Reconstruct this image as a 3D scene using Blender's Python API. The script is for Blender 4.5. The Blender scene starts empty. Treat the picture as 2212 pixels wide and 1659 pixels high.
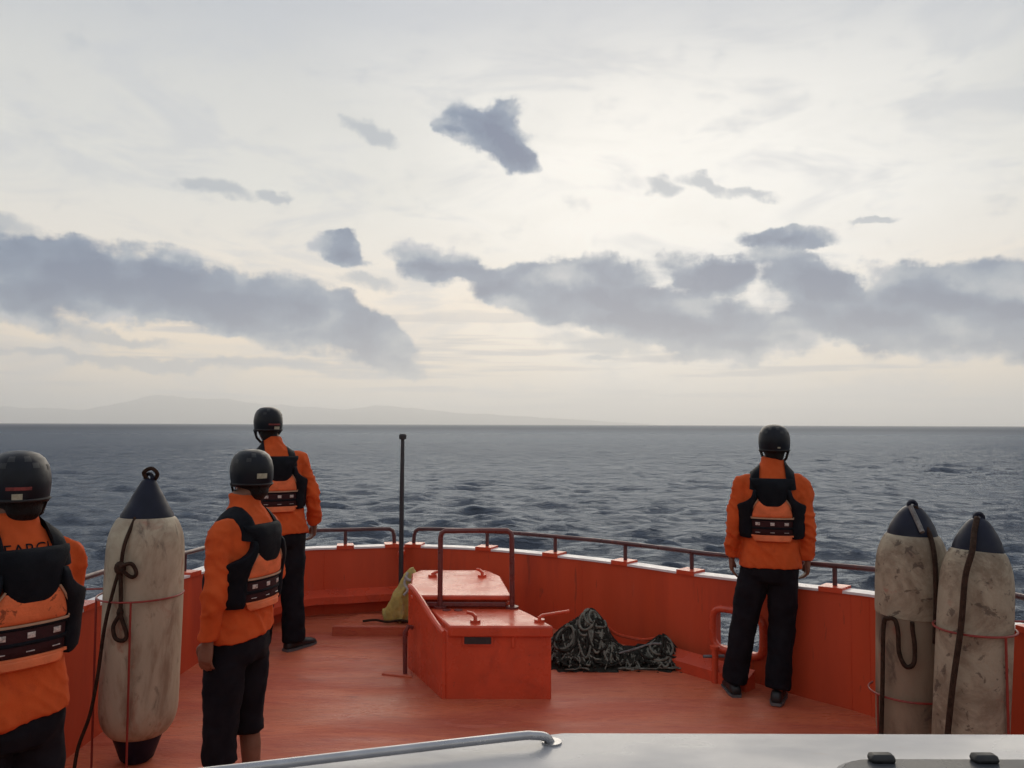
import bpy, bmesh, math, random
import numpy as np
from mathutils import Vector, Matrix, noise
from mathutils.bvhtree import BVHTree
random.seed(7); rng = np.random.default_rng(7)
R = math.radians
SC = bpy.context.scene
COL = SC.collection

# ------------------------------------------------------------------ camera
CZ = 4.2                     # camera height above the sea
FPX = 1736.0                 # focal length for a 2212 px wide picture
PITCH, ROLL = R(2.885), R(0.18)
cam = bpy.data.cameras.new('camera'); cam.sensor_width = 36; cam.lens = 36*FPX/2212
cam.clip_start = 0.05; cam.clip_end = 120000
co = bpy.data.objects.new('camera', cam); COL.objects.link(co)
_f = Vector((0, math.cos(PITCH), math.sin(PITCH))); _u0 = Vector((0, -math.sin(PITCH), math.cos(PITCH))); _r0 = Vector((1, 0, 0))
_r = _r0*math.cos(ROLL) + _u0*math.sin(ROLL); _u = _u0*math.cos(ROLL) - _r0*math.sin(ROLL)
co.matrix_world = Matrix(((_r.x, _u.x, -_f.x, 0), (_r.y, _u.y, -_f.y, 0), (_r.z, _u.z, -_f.z, CZ), (0, 0, 0, 1)))
SC.camera = co

def ray(xd, yd):
    return _r*((xd-1106)/FPX) + _u*((829.5-yd)/FPX) + _f
def azel(xd, yd):
    d = ray(xd, yd).normalized()
    return math.degrees(math.atan2(d.x, d.y)), math.degrees(math.asin(d.z))

# ------------------------------------------------------------------ sky, sun, exposure
SUN_AZ, SUN_EL = R(6), R(22)
world = bpy.data.worlds.new('World'); SC.world = world; world.use_nodes = True
nt = world.node_tree; nt.nodes.clear()
def N(tree, typ, **kw):
    n = tree.nodes.new(typ)
    for k, v in kw.items():
        setattr(n, k, v)
    return n
def setin(tree, sock, v):
    if isinstance(v, bpy.types.NodeSocket): tree.links.new(v, sock)
    elif v is not None: sock.default_value = v
def M(tree, op, a, b=None, c=None, clamp=False):
    n = N(tree, 'ShaderNodeMath', operation=op, use_clamp=clamp)
    for s, v in zip(n.inputs, (a, b, c)): setin(tree, s, v)
    return n.outputs[0]
def SMOOTH(tree, x, lo, hi, a=0.0, b=1.0):
    n = N(tree, 'ShaderNodeMapRange', interpolation_type='SMOOTHSTEP')
    setin(tree, n.inputs[0], x); n.inputs[1].default_value = lo; n.inputs[2].default_value = hi
    n.inputs[3].default_value = a; n.inputs[4].default_value = b
    return n.outputs[0]
def MIX(tree, f, a, b, blend='MIX'):
    n = N(tree, 'ShaderNodeMix', data_type='RGBA', blend_type=blend)
    setin(tree, n.inputs[0], f)
    for s, v in ((n.inputs[6], a), (n.inputs[7], b)):
        if isinstance(v, tuple): v = (*v[:3], 1)
        setin(tree, s, v)
    return n.outputs[2]
def NOISE(tree, vec, scale, detail=4, rough=.55, dist=0.0, col=False):
    n = N(tree, 'ShaderNodeTexNoise'); n.noise_dimensions = '3D'
    if vec is not None: setin(tree, n.inputs['Vector'], vec)
    n.inputs['Scale'].default_value = scale; n.inputs['Detail'].default_value = detail
    n.inputs['Roughness'].default_value = rough; n.inputs['Distortion'].default_value = dist
    return n.outputs['Color' if col else 'Fac']
def RAMP(tree, f, stops, interp='EASE'):
    n = N(tree, 'ShaderNodeValToRGB'); cr = n.color_ramp; cr.interpolation = interp
    while len(cr.elements) < len(stops): cr.elements.new(0.5)
    for e, (p, c) in zip(cr.elements, stops):
        e.position = p; e.color = (*c, 1) if len(c) == 3 else c
    setin(tree, n.inputs[0], f)
    return n.outputs[0]
def srgb(r, g, b):
    return tuple((c/255/12.92 if c/255 <= .04045 else ((c/255+.055)/1.055)**2.4) for c in (r, g, b))

def build_sky():
    T = nt
    tc = N(T, 'ShaderNodeTexCoord'); D = tc.outputs['Generated']
    sep = N(T, 'ShaderNodeSeparateXYZ'); T.links.new(D, sep.inputs[0])
    az = M(T, 'MULTIPLY', M(T, 'ARCTAN2', sep.outputs[0], sep.outputs[1]), 57.29578)
    el = M(T, 'MULTIPLY', M(T, 'ARCSINE', sep.outputs[2]), 57.29578)
    # stretched coordinates for flat, wide cloud texture
    mp = N(T, 'ShaderNodeMapping'); T.links.new(D, mp.inputs[0]); mp.inputs['Scale'].default_value = (1, 1, 3.0)
    DS = mp.outputs[0]
    n_big = NOISE(T, DS, 3.2, 3, .6, .3)
    n_wisp = NOISE(T, DS, 5.5, 4, .6, .6)
    # high thin overcast: colour follows height, with a broad bright region towards the sun
    base = RAMP(T, M(T, 'DIVIDE', el, 60.0), [
        (0.0, srgb(240, 228, 210)), (0.07, srgb(255, 234, 204)), (0.13, srgb(255, 238, 216)), (0.20, srgb(236, 231, 222)), (0.26, srgb(226, 226, 221)),
        (0.37, srgb(212, 214, 213)), (0.48, srgb(184, 191, 201)), (0.75, srgb(182, 188, 200)), (1.0, srgb(176, 183, 197))], 'LINEAR')
    sunv = (math.sin(R(13))*math.cos(R(17)), math.cos(R(13))*math.cos(R(17)), math.sin(R(17)))
    dt = N(T, 'ShaderNodeVectorMath', operation='DOT_PRODUCT'); T.links.new(D, dt.inputs[0]); dt.inputs[1].default_value = sunv
    ang = M(T, 'MULTIPLY', M(T, 'ARCCOSINE', dt.outputs['Value']), 57.29578)
    glow = SMOOTH(T, M(T, 'ADD', ang, M(T, 'MULTIPLY', M(T, 'SUBTRACT', n_big, .5), 22.0)), 29.0, 4.0)
    glow = M(T, 'MULTIPLY', M(T, 'MULTIPLY', glow, SMOOTH(T, n_wisp, .2, .62, .55, 1.0)), SMOOTH(T, M(T, 'ADD', el, M(T, 'MULTIPLY', M(T, 'SUBTRACT', n_wisp, .5), 14.0)), 29.0, 17.0, .25, 1.0))
    base = MIX(T, M(T, 'MULTIPLY', glow, .95), base, srgb(255, 253, 248))
    # faint wisps and grey veils
    veil = SMOOTH(T, n_wisp, .47, .68, 0, .55)
    base = MIX(T, veil, base, srgb(196, 201, 208))
    lowstr = N(T, 'ShaderNodeMapping'); T.links.new(D, lowstr.inputs[0]); lowstr.inputs['Scale'].default_value = (1, 1, 16.0)
    n_low = NOISE(T, lowstr.outputs[0], 4.0, 3, .55)
    lowm = M(T, 'MULTIPLY', SMOOTH(T, n_low, .48, .62, 0, .75), SMOOTH(T, el, 11.0, 5.0))
    base = MIX(T, lowm, base, srgb(186, 186, 190))
    # --- the dark low clouds
    nA = NOISE(T, DS, 7.0, 3, .6, 0, col=True)
    nB = NOISE(T, D, 26.0, 4, .62, 0, col=True)
    comb = N(T, 'ShaderNodeCombineXYZ'); T.links.new(az, comb.inputs[0]); T.links.new(el, comb.inputs[1])
    def warp(vec, n, amp):
        s = N(T, 'ShaderNodeVectorMath', operation='SUBTRACT'); T.links.new(n, s.inputs[0]); s.inputs[1].default_value = (.5, .5, .5)
        m = N(T, 'ShaderNodeVectorMath', operation='MULTIPLY'); T.links.new(s.outputs[0], m.inputs[0]); m.inputs[1].default_value = (amp*1.5, amp, 0)
        a = N(T, 'ShaderNodeVectorMath', operation='ADD'); T.links.new(vec, a.inputs[0]); T.links.new(m.outputs[0], a.inputs[1])
        return a.outputs[0]
    P = warp(warp(comb.outputs[0], nA, 2.4), nB, 1.8)
    def blobs(lst):
        acc = None
        for (cx, cy, rx, ry, rot) in lst:
            a, e = azel(cx, cy)
            m = N(T, 'ShaderNodeMapping', vector_type='TEXTURE'); T.links.new(P, m.inputs[0])
            m.inputs['Location'].default_value = (a, e, 0); m.inputs['Rotation'].default_value = (0, 0, -R(rot))
            k = 57.3/FPX*1.28
            m.inputs['Scale'].default_value = (rx*k, ry*k*.92, 1)
            g = N(T, 'ShaderNodeTexGradient', gradient_type='SPHERICAL'); T.links.new(m.outputs[0], g.inputs[0])
            if acc is None: acc = g.outputs['Fac']
            else:
                acc = M(T, 'SMOOTH_MAX', acc, g.outputs['Fac'], .12)
        return acc
    dense = blobs([(-120, 580, 260, 95, 8), (150, 600, 270, 80, 8), (430, 635, 270, 85, 9), (620, 680, 220, 80, 16), (790, 735, 150, 55, 20),
                   (1052, 282, 100, 66, 6), (1112, 325, 66, 46, 24), (985, 290, 50, 24, 6), (745, 540, 72, 38, 20), (960, 578, 118, 52, 8),
                   (1160, 635, 180, 62, 16), (1310, 590, 95, 38, 8), (1390, 670, 260, 85, 16), (1560, 715, 200, 85, 6), (1540, 590, 110, 48, 6),
                   (1770, 610, 130, 62, 24), (1700, 518, 115, 30, 4), (1870, 690, 210, 68, 14), (2010, 635, 150, 62, 8), (2160, 665, 190, 90, 12), (2330, 700, 220, 100, 4)])
    thin = blobs([(20, 480, 62, 24, 15), (470, 404, 70, 22, 6), (582, 420, 36, 16, 6), (785, 612, 62, 22, 8), (800, 285, 60, 20, 20),
                  (1435, 392, 36, 18, 0), (1530, 396, 56, 17, 20), (1625, 412, 60, 14, 4), (1895, 468, 50, 11, 0), (60, 690, 190, 26, 8), (240, 722, 130, 14, 6),
                  (330, 780, 420, 15, 1), (600, 735, 120, 30, 14), (1330, 755, 150, 34, 6), (1290, 785, 60, 10, 0)])
    # the same kind of clouds go on all round, outside the picture
    n_far = NOISE(T, DS, 4.2, 4, .6)
    ring = M(T, 'MULTIPLY', SMOOTH(T, el, 3.0, 6.0), SMOOTH(T, el, 20.0, 9.0))
    far = M(T, 'MULTIPLY', M(T, 'MULTIPLY', SMOOTH(T, n_far, .45, .70, 0, .8), ring), SMOOTH(T, M(T, 'ABSOLUTE', az), 36.0, 46.0))
    fine = NOISE(T, D, 60.0, 3, .6)
    mid = NOISE(T, DS, 16.0, 4, .6)
    def puffs(off):
        m_ = N(T, 'ShaderNodeMapping'); T.links.new(P, m_.inputs[0]); m_.inputs['Location'].default_value = (0, off, 0); m_.inputs['Scale'].default_value = (1, 1.7, 1)
        v_ = N(T, 'ShaderNodeTexVoronoi', feature='SMOOTH_F1', voronoi_dimensions='2D'); T.links.new(m_.outputs[0], v_.inputs['Vector']); v_.inputs['Scale'].default_value = .22
        v_.inputs['Smoothness'].default_value = .45; v_.inputs['Detail'].default_value = 1.0; v_.inputs['Roughness'].default_value = .5
        return M(T, 'SUBTRACT', 1.0, v_.outputs['Distance'])
    pf, pf2 = puffs(0.0), puffs(-1.15)
    relief = M(T, 'SUBTRACT', pf2, pf)
    det0 = M(T, 'MULTIPLY', M(T, 'SUBTRACT', pf, .36), .36)
    det = M(T, 'ADD', det0, M(T, 'ADD', M(T, 'MULTIPLY', M(T, 'SUBTRACT', fine, .5), .18), M(T, 'MULTIPLY', M(T, 'SUBTRACT', mid, .5), .36)))
    dmax = M(T, 'MAXIMUM', dense, far)
    dd = M(T, 'ADD', dmax, M(T, 'MULTIPLY', det, SMOOTH(T, dmax, .0, .14)))
    a_d = SMOOTH(T, dd, .12, .40)
    a_t = SMOOTH(T, M(T, 'ADD', thin, M(T, 'MULTIPLY', det, SMOOTH(T, thin, .0, .2))), .06, .66, 0, .72)
    # cloud body shading: thick parts blue-grey, edges pale, soft lobes inside
    lobes = NOISE(T, warp(D, nB, .03), 11.0, 3, .55)
    body = RAMP(T, M(T, 'ADD', M(T, 'MULTIPLY', dd, .62), M(T, 'ADD', M(T, 'MULTIPLY', SMOOTH(T, lobes, .25, .75), .42), M(T, 'MULTIPLY', relief, .55))), [
        (0.18, srgb(186, 191, 200)), (0.34, srgb(150, 164, 180)), (0.52, srgb(102, 127, 158)), (0.78, srgb(66, 97, 138))], 'LINEAR')
    sky = MIX(T, a_t, base, srgb(156, 168, 182))
    sky = MIX(T, a_d, sky, body)
    # below the horizon the world is only seen under the sea: keep it plain
    nis = N(T, 'ShaderNodeTexSky', sky_type='NISHITA'); nis.sun_disc = False
    nis.sun_elevation = SUN_EL; nis.sun_rotation = SUN_AZ; nis.air_density = 1.2; nis.dust_density = 3.0
    b1 = N(T, 'ShaderNodeBackground'); T.links.new(nis.outputs[0], b1.inputs[0]); b1.inputs[1].default_value = 0.05
    b2 = N(T, 'ShaderNodeBackground'); T.links.new(sky, b2.inputs[0]); b2.inputs[1].default_value = 1.0
    ms = N(T, 'ShaderNodeMixShader'); ms.inputs[0].default_value = 0.97
    T.links.new(b1.outputs[0], ms.inputs[1]); T.links.new(b2.outputs[0], ms.inputs[2])
    out = N(T, 'ShaderNodeOutputWorld'); T.links.new(ms.outputs[0], out.inputs[0])
build_sky()
world.cycles.sampling_method = 'MANUAL'; world.cycles.sample_map_resolution = 512

sl = bpy.data.lights.new('sun', 'SUN'); sl.energy = 1.5; sl.angle = R(55); sl.color = (1, .88, .71)
so = bpy.data.objects.new('sun', sl); COL.objects.link(so)
sd = Vector((math.sin(SUN_AZ)*math.cos(SUN_EL), math.cos(SUN_AZ)*math.cos(SUN_EL), math.sin(SUN_EL)))
so.rotation_euler = sd.to_track_quat('Z', 'Y').to_euler(); so.location = (0, 0, 30)
SC.view_settings.view_transform = 'Standard'; SC.view_settings.look = 'None'
SC.view_settings.exposure = 0.0; SC.view_settings.gamma = 1.0; SC.view_settings.use_curve_mapping = False
SC.cycles.use_denoising = True; SC.cycles.max_bounces = 4; SC.cycles.volume_bounces = 3
SC.cycles.diffuse_bounces = 2; SC.cycles.glossy_bounces = 2; SC.cycles.caustics_reflective = False; SC.cycles.caustics_refractive = False
SC.cycles.use_adaptive_sampling = True; SC.cycles.adaptive_threshold = .012; SC.cycles.adaptive_min_samples = 24

# ------------------------------------------------------------------ materials
MATS = {}
def mat(name, col, rough=.5, var=.15, scale=6.0, bump=0.0, bscale=60.0, metal=0.0, spec=.5, dirt_or_sheen=None, stretch=None, rvar=.1, coat=0.0):
    if name in MATS: return MATS[name]
    m = bpy.data.materials.new(name); m.use_nodes = True; t = m.node_tree
    b = t.nodes['Principled BSDF']; tc = N(t, 'ShaderNodeTexCoord'); v = tc.outputs['Object']
    if stretch:
        mp = N(t, 'ShaderNodeMapping'); t.links.new(v, mp.inputs[0]); mp.inputs['Scale'].default_value = stretch; v = mp.outputs[0]
    n = NOISE(t, v, scale, 6, .6, .3)
    c = MIX(t, SMOOTH(t, n, .3, .7), tuple(x*(1-var) for x in col), tuple(min(1, x*(1+var)) for x in col))
    if dirt_or_sheen:
        for (dc, lo, hi, ds, amt) in dirt_or_sheen:
            dn = NOISE(t, v, ds, 7, .65, .5)
            c = MIX(t, SMOOTH(t, dn, lo, hi, 0, amt), c, dc)
    t.links.new(c, b.inputs['Base Color'])
    t.links.new(SMOOTH(t, NOISE(t, v, scale*1.7, 4), .3, .7, max(.02, rough-rvar), min(1, rough+rvar)), b.inputs['Roughness'])
    b.inputs['Metallic'].default_value = metal; b.inputs['Specular IOR Level'].default_value = spec
    if coat: b.inputs['Coat Weight'].default_value = coat; b.inputs['Coat Roughness'].default_value = .15
    if bump:
        bn = N(t, 'ShaderNodeBump'); bn.inputs['Strength'].default_value = bump; bn.inputs['Distance'].default_value = .01
        t.links.new(NOISE(t, v, bscale, 5, .6), bn.inputs['Height']); t.links.new(bn.outputs[0], b.inputs['Normal'])
    MATS[name] = m
    return m
RED = (.60, .080, .030)
m_bul = mat('red_paint', RED, .42, .12, 1.6, .10, 14, spec=.35, stretch=(1, 1, .16), dirt_or_sheen=[((.34, .040, .024), .48, .72, 2.2, .55), ((.54, .11, .065), .60, .72, 9, .4), ((.22, .05, .03), .63, .70, 18, .5)])
m_box = mat('red_paint_hatch', (.64, .082, .035), .27, .10, 3.0, .10, 20, spec=.45, dirt_or_sheen=[((.38, .048, .026), .50, .72, 4, .5), ((.55, .16, .10), .64, .70, 14, .45), ((.20, .06, .04), .66, .72, 20, .6)])
m_deck = mat('red_deck_paint', (.63, .158, .074), .46, .14, 1.2, .45, 70, spec=.42, rvar=.22, stretch=(.35, 1.9, 1),
             dirt_or_sheen=[((.46, .075, .042), .42, .62, 2.0, .6), ((.70, .20, .13), .54, .70, 9, .5), ((.26, .055, .045), .60, .72, 5, .55), ((.40, .060, .04), .50, .62, 30, .45), ((.74, .30, .22), .66, .72, 22, .5)])
m_white = mat('white_roof_paint', (.375, .375, .385), .34, .10, 2.2, .03, 30, rvar=.12, stretch=(1, 2.2, 1), dirt_or_sheen=[((.30, .30, .33), .46, .66, 4.0, .6), ((.34, .31, .29), .60, .72, 14, .5)])  # grey mottling puts soft blurry reflections into the colour, besides grime
m_cap = mat('white_cap_paint', (.78, .74, .73), .35, .06, 6, dirt_or_sheen=[((.55, .30, .26), .62, .70, 12, .5)])
m_rail = mat('rail_paint', (.090, .035, .036), .36, .2, 9, .1, 40, spec=.5, dirt_or_sheen=[((.20, .05, .035), .55, .68, 14, .6)])
m_hoop = mat('hoop_paint', (.15, .038, .034), .34, .15, 8, spec=.5, dirt_or_sheen=[((.25, .05, .03), .55, .7, 10, .6)])
m_pole = mat('pole_paint', (.03, .03, .035), .45, .2, 10, dirt_or_sheen=[((.12, .04, .03), .58, .7, 10, .5)])
m_dark = mat('dark_metal', (.03, .028, .03), .5, .2, 12)
m_steel = mat('bare_steel', (.42, .42, .43), .32, .1, 12, metal=.8)
m_fend = mat('fender_vinyl', (.47, .41, .295), .55, .14, 3.0, .2, 30, spec=.3,
             stretch=(1, 1, .45), dirt_or_sheen=[((.22, .145, .09), .44, .64, 4.0, .75), ((.32, .10, .06), .58, .70, 6.0, .6), ((.08, .06, .045), .56, .72, 12, .65)])
m_cone = mat('fender_end_navy', (.007, .009, .022), .50, .2, 8, .1, 30, spec=.25, dirt_or_sheen=[((.03, .03, .04), .58, .72, 8, .5)])
m_fend2 = mat('fender_vinyl_worn', (.30, .235, .165), .6, .18, 3.0, .25, 30, spec=.25, stretch=(1, 1, .4),
             dirt_or_sheen=[((.13, .085, .06), .42, .62, 4.0, .8), ((.30, .09, .06), .56, .68, 6.0, .6), ((.05, .04, .035), .54, .70, 10, .7)])
m_cover = mat('fender_cover_cracked', (.38, .325, .235), .7, .15, 4.0, .4, 40, spec=.2, dirt_or_sheen=[((.17, .12, .08), .42, .62, 4.0, .8), ((.07, .05, .04), .57, .64, 16, .7), ((.34, .10, .07), .62, .74, 6, .6)])
m_rope = mat('rope_brown', (.045, .026, .018), .85, .3, 40, .6, 160, spec=.1)
m_rope2 = mat('rope_pale', (.20, .19, .18), .85, .3, 40, .6, 160, spec=.1)
m_rack = mat('rack_red', (.26, .030, .020), .42, .15, 8)
m_sack = mat('sack_yellow', (.47, .35, .09), .6, .25, 9, .35, 25, dirt_or_sheen=[((.22, .20, .16), .5, .68, 8, .7)])
m_sackg = mat('sack_grey', (.40, .38, .35), .6, .2, 12, .3, 25)
m_net = mat('net_dark', (.030, .028, .023), .9, .4, 30, .5, 120, spec=.1, dirt_or_sheen=[((.07, .06, .045), .5, .7, 18, .6)])
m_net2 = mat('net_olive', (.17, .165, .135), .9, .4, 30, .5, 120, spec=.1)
m_acr = mat('smoked_acrylic', (.055, .058, .064), .30, .3, 5, spec=.10, rvar=.05)
m_alu = mat('hatch_alloy', (.16, .163, .168), .5, .1, 8, metal=.3)
m_rubber = mat('black_rubber', (.012, .012, .013), .55, .2, 10)
m_skin = mat('skin', (.20, .095, .06), .5, .12, 12, .1, 80, spec=.35)
m_shirt = mat('orange_fabric', (.60, .094, .022), .85, .10, 5, .35, 320, spec=.15, dirt_or_sheen=[((.40, .05, .016), .50, .72, 7, .5)])
m_trous = mat('black_fabric', (.011, .010, .013), .9, .2, 8, .35, 260, spec=.12)
m_vest = mat('vest_navy', (.006, .007, .010), .75, .25, 9, .3, 200, spec=.14)
m_vestred = mat('vest_maroon', (.032, .009, .010), .7, .25, 9, .3, 200, spec=.2)
m_pad = mat('vest_orange', (.74, .175, .065), .6, .15, 12, .25, 120, spec=.25)
m_padt = mat('vest_orange_print', (.74, .17, .06), .6, .15, 12, .25, 120, spec=.25, stretch=(1, 1, 1.2), dirt_or_sheen=[((.13, .03, .015), .55, .62, 22, .75)])
m_pipe = mat('vest_piping', (.44, .27, .17), .5, .1, 30)
m_refl = mat('vest_reflective', (.46, .39, .35), .4, .5, 90, spec=.5)
m_helm = mat('helmet_navy', (.007, .008, .012), .38, .25, 10, .05, 60, spec=.22)
m_strap = mat('helmet_strap', (.010, .010, .011), .7)
m_stick = mat('sticker_pale', (.36, .36, .26), .5, .2, 60)
m_stickr = mat('sticker_red', (.20, .03, .025), .5, .35, 70)
m_hair = mat('black_hair', (.008, .007, .007), .6, .3, 30, .6, 140, spec=.25)
m_shoe = mat('black_shoe', (.012, .012, .013), .5, .2, 14)
m_sole = mat('sole_grey', (.10, .10, .10), .7)

# ------------------------------------------------------------------ mesh helpers
class MB:
    def __init__(s): s.v = []; s.f = []
    def add(s, vs, fs):
        o = len(s.v); s.v += [tuple(p) for p in vs]; s.f += [tuple(i+o for i in f) for f in fs]; return s
    def box(s, c, d, rz=0, rot=None):
        m = rot or Matrix.Rotation(rz, 3, 'Z'); c = Vector(c); h = [x/2 for x in d]
        vs = [c + m @ Vector((sx*h[0], sy*h[1], sz*h[2])) for sx in (-1, 1) for sy in (-1, 1) for sz in (-1, 1)]
        return s.add(vs, [(0, 1, 3, 2), (4, 6, 7, 5), (0, 4, 5, 1), (2, 3, 7, 6), (0, 2, 6, 4), (1, 5, 7, 3)])
    def tube(s, path, rad, n=10, cap=True, flat=None, up=None):
        """round (or elliptical: flat = ratio) tube along a path; rad a number or one per point"""
        P = [Vector(p) for p in path]; k = len(P)
        rr = rad if hasattr(rad, '__len__') else [rad]*k
        T = []
        for i in range(k):
            a = P[max(i-1, 0)]; b = P[min(i+1, k-1)]; T.append((b-a).normalized())
        u = Vector(up) if up else (Vector((0, 0, 1)) if abs(T[0].z) < .9 else Vector((1, 0, 0)))
        rings = []
        for i in range(k):
            u = (u - T[i]*u.dot(T[i]))
            if u.length < 1e-6: u = T[i].orthogonal()
            u.normalize(); w = T[i].cross(u)
            r1, r2 = rr[i] if hasattr(rr[i], '__len__') else (rr[i], rr[i]*(flat or 1))
            rings.append([P[i] + u*(math.cos(2*math.pi*j/n)*r1) + w*(math.sin(2*math.pi*j/n)*r2) for j in range(n)])
        return s.rings(rings, cap)
    def rings(s, rings, cap=True, closed=False):
        n = len(rings[0]); k = len(rings); o = len(s.v)
        for r in rings: s.v += [tuple(p) for p in r]
        for i in range(k if closed else k-1):
            a, b = o+i*n, o+((i+1) % k)*n
            for j in range(n):
                s.f.append((a+j, a+(j+1) % n, b+(j+1) % n, b+j))
        if cap and not closed:
            s.f.append(tuple(o+n-1-j for j in range(n))); s.f.append(tuple(o+(k-1)*n+j for j in range(n)))
        return s
    def ring_torus(s, c, axis, Rr, r, n=20, m=8, a0=0, a1=2*math.pi):
        ax = Vector(axis).normalized(); u = ax.orthogonal().normalized(); w = ax.cross(u); c = Vector(c)
        pts = [c + u*(Rr*math.cos(a0+(a1-a0)*i/n)) + w*(Rr*math.sin(a0+(a1-a0)*i/n)) for i in range(n+1)]
        return s.tube(pts, r, m)
    def ell(s, c, r, nu=16, nv=10, rot=None):
        rings = []
        m = rot or Matrix.Identity(3)
        for i in range(nv+1):
            ph = math.pi*(i/nv*.98+.01)
            rings.append([Vector(c) + m @ Vector((r[0]*math.sin(ph)*math.cos(2*math.pi*j/nu), r[1]*math.sin(ph)*math.sin(2*math.pi*j/nu), -r[2]*math.cos(ph))) for j in range(nu)])
        return s.rings(rings)
    def prism(s, poly, z0, z1):
        n = len(poly); z0 = z0 if hasattr(z0, '__len__') else [z0]*n; z1 = z1 if hasattr(z1, '__len__') else [z1]*n
        vs = [(p[0], p[1], z0[i]) for i, p in enumerate(poly)] + [(p[0], p[1], z1[i]) for i, p in enumerate(poly)]
        fs = [tuple(reversed(range(n))), tuple(range(n, 2*n))] + [(i, (i+1) % n, n+(i+1) % n, n+i) for i in range(n)]
        return s.add(vs, fs)
    def mesh(s, name, m, smooth=True):
        me = bpy.data.meshes.new(name); me.from_pydata(s.v, [], s.f)
        bm = bmesh.new(); bm.from_mesh(me); bmesh.ops.recalc_face_normals(bm, faces=bm.faces); bm.to_mesh(me); bm.free()
        if m: me.materials.append(m)
        if smooth: me.polygons.foreach_set('use_smooth', [True]*len(me.polygons))
        me.update(); return me
    def build(s, name, m, parent=None, smooth=True, bevel=0, sharp=None):
        me = s.mesh(name, m, smooth)
        o = bpy.data.objects.new(name, me); COL.objects.link(o)
        if parent: o.parent = parent
        if bevel:
            b = o.modifiers.new('bevel', 'BEVEL'); b.width = bevel; b.segments = 2; b.limit_method = 'ANGLE'; b.angle_limit = R(35); b.harden_normals = False
        if smooth:
            ang = R(sharp or 40)
            me.set_sharp_from_angle(angle=ang)
        return o
def tag(o, label=None, cat=None, group=None, kind=None):
    if label: o['label'] = label
    if cat: o['category'] = cat
    if group: o['group'] = group
    if kind: o['kind'] = kind
    return o
def empty(name, loc=(0, 0, 0), rz=0):
    o = bpy.data.objects.new(name, None); COL.objects.link(o); o.location = loc; o.rotation_euler.z = rz; o.empty_display_size = .2
    return o
def catmull(P, n=8):
    P = [Vector(p) for p in P]; out = []
    Q = [P[0]*2-P[1]] + P + [P[-1]*2-P[-2]]
    for i in range(1, len(Q)-2):
        for k in range(n):
            t = k/n; a, b, c, d = Q[i-1], Q[i], Q[i+1], Q[i+2]
            out.append(.5*((2*b) + (c-a)*t + (2*a-5*b+4*c-d)*t*t + (3*b-a-3*c+d)*t**3))
    out.append(P[-1]); return out
def deck_h(Y):   # deck below the camera
    return 1.80 if Y < 4.4 else 1.80-.048*(Y-4.4)
def dz(Y): return CZ-deck_h(Y)
def remeshed(mb, vox, smooth=4, name='tmp'):
    me = mb.mesh(name, None); o = bpy.data.objects.new(name, me); COL.objects.link(o)
    r = o.modifiers.new('r', 'REMESH'); r.mode = 'VOXEL'; r.voxel_size = vox; r.use_smooth_shade = True
    if smooth:
        q = o.modifiers.new('s', 'SMOOTH'); q.factor = .5; q.iterations = smooth
    dg = bpy.context.evaluated_depsgraph_get(); ev = o.evaluated_get(dg)
    me2 = bpy.data.meshes.new_from_object(ev); bpy.data.objects.remove(o); bpy.data.meshes.remove(me)
    me2.name = name
    return me2
def displace(me, fn):
    n = len(me.vertices); co_ = np.empty(n*3, 'f'); no = np.empty(n*3, 'f')
    me.vertices.foreach_get('co', co_); me.vertex_normals.foreach_get('vector', no)
    co_ = co_.reshape(-1, 3); no = no.reshape(-1, 3)
    d = np.array([fn(Vector(p)) for p in co_.tolist()], 'f')
    co_ += no*d[:, None]; me.vertices.foreach_set('co', co_.ravel()); me.update()
def mesh_obj(name, me, m, parent=None):
    me.materials.clear(); me.materials.append(m)
    me.polygons.foreach_set('use_smooth', [True]*len(me.polygons))
    o = bpy.data.objects.new(name, me); COL.objects.link(o); o.parent = parent
    return o

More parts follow.
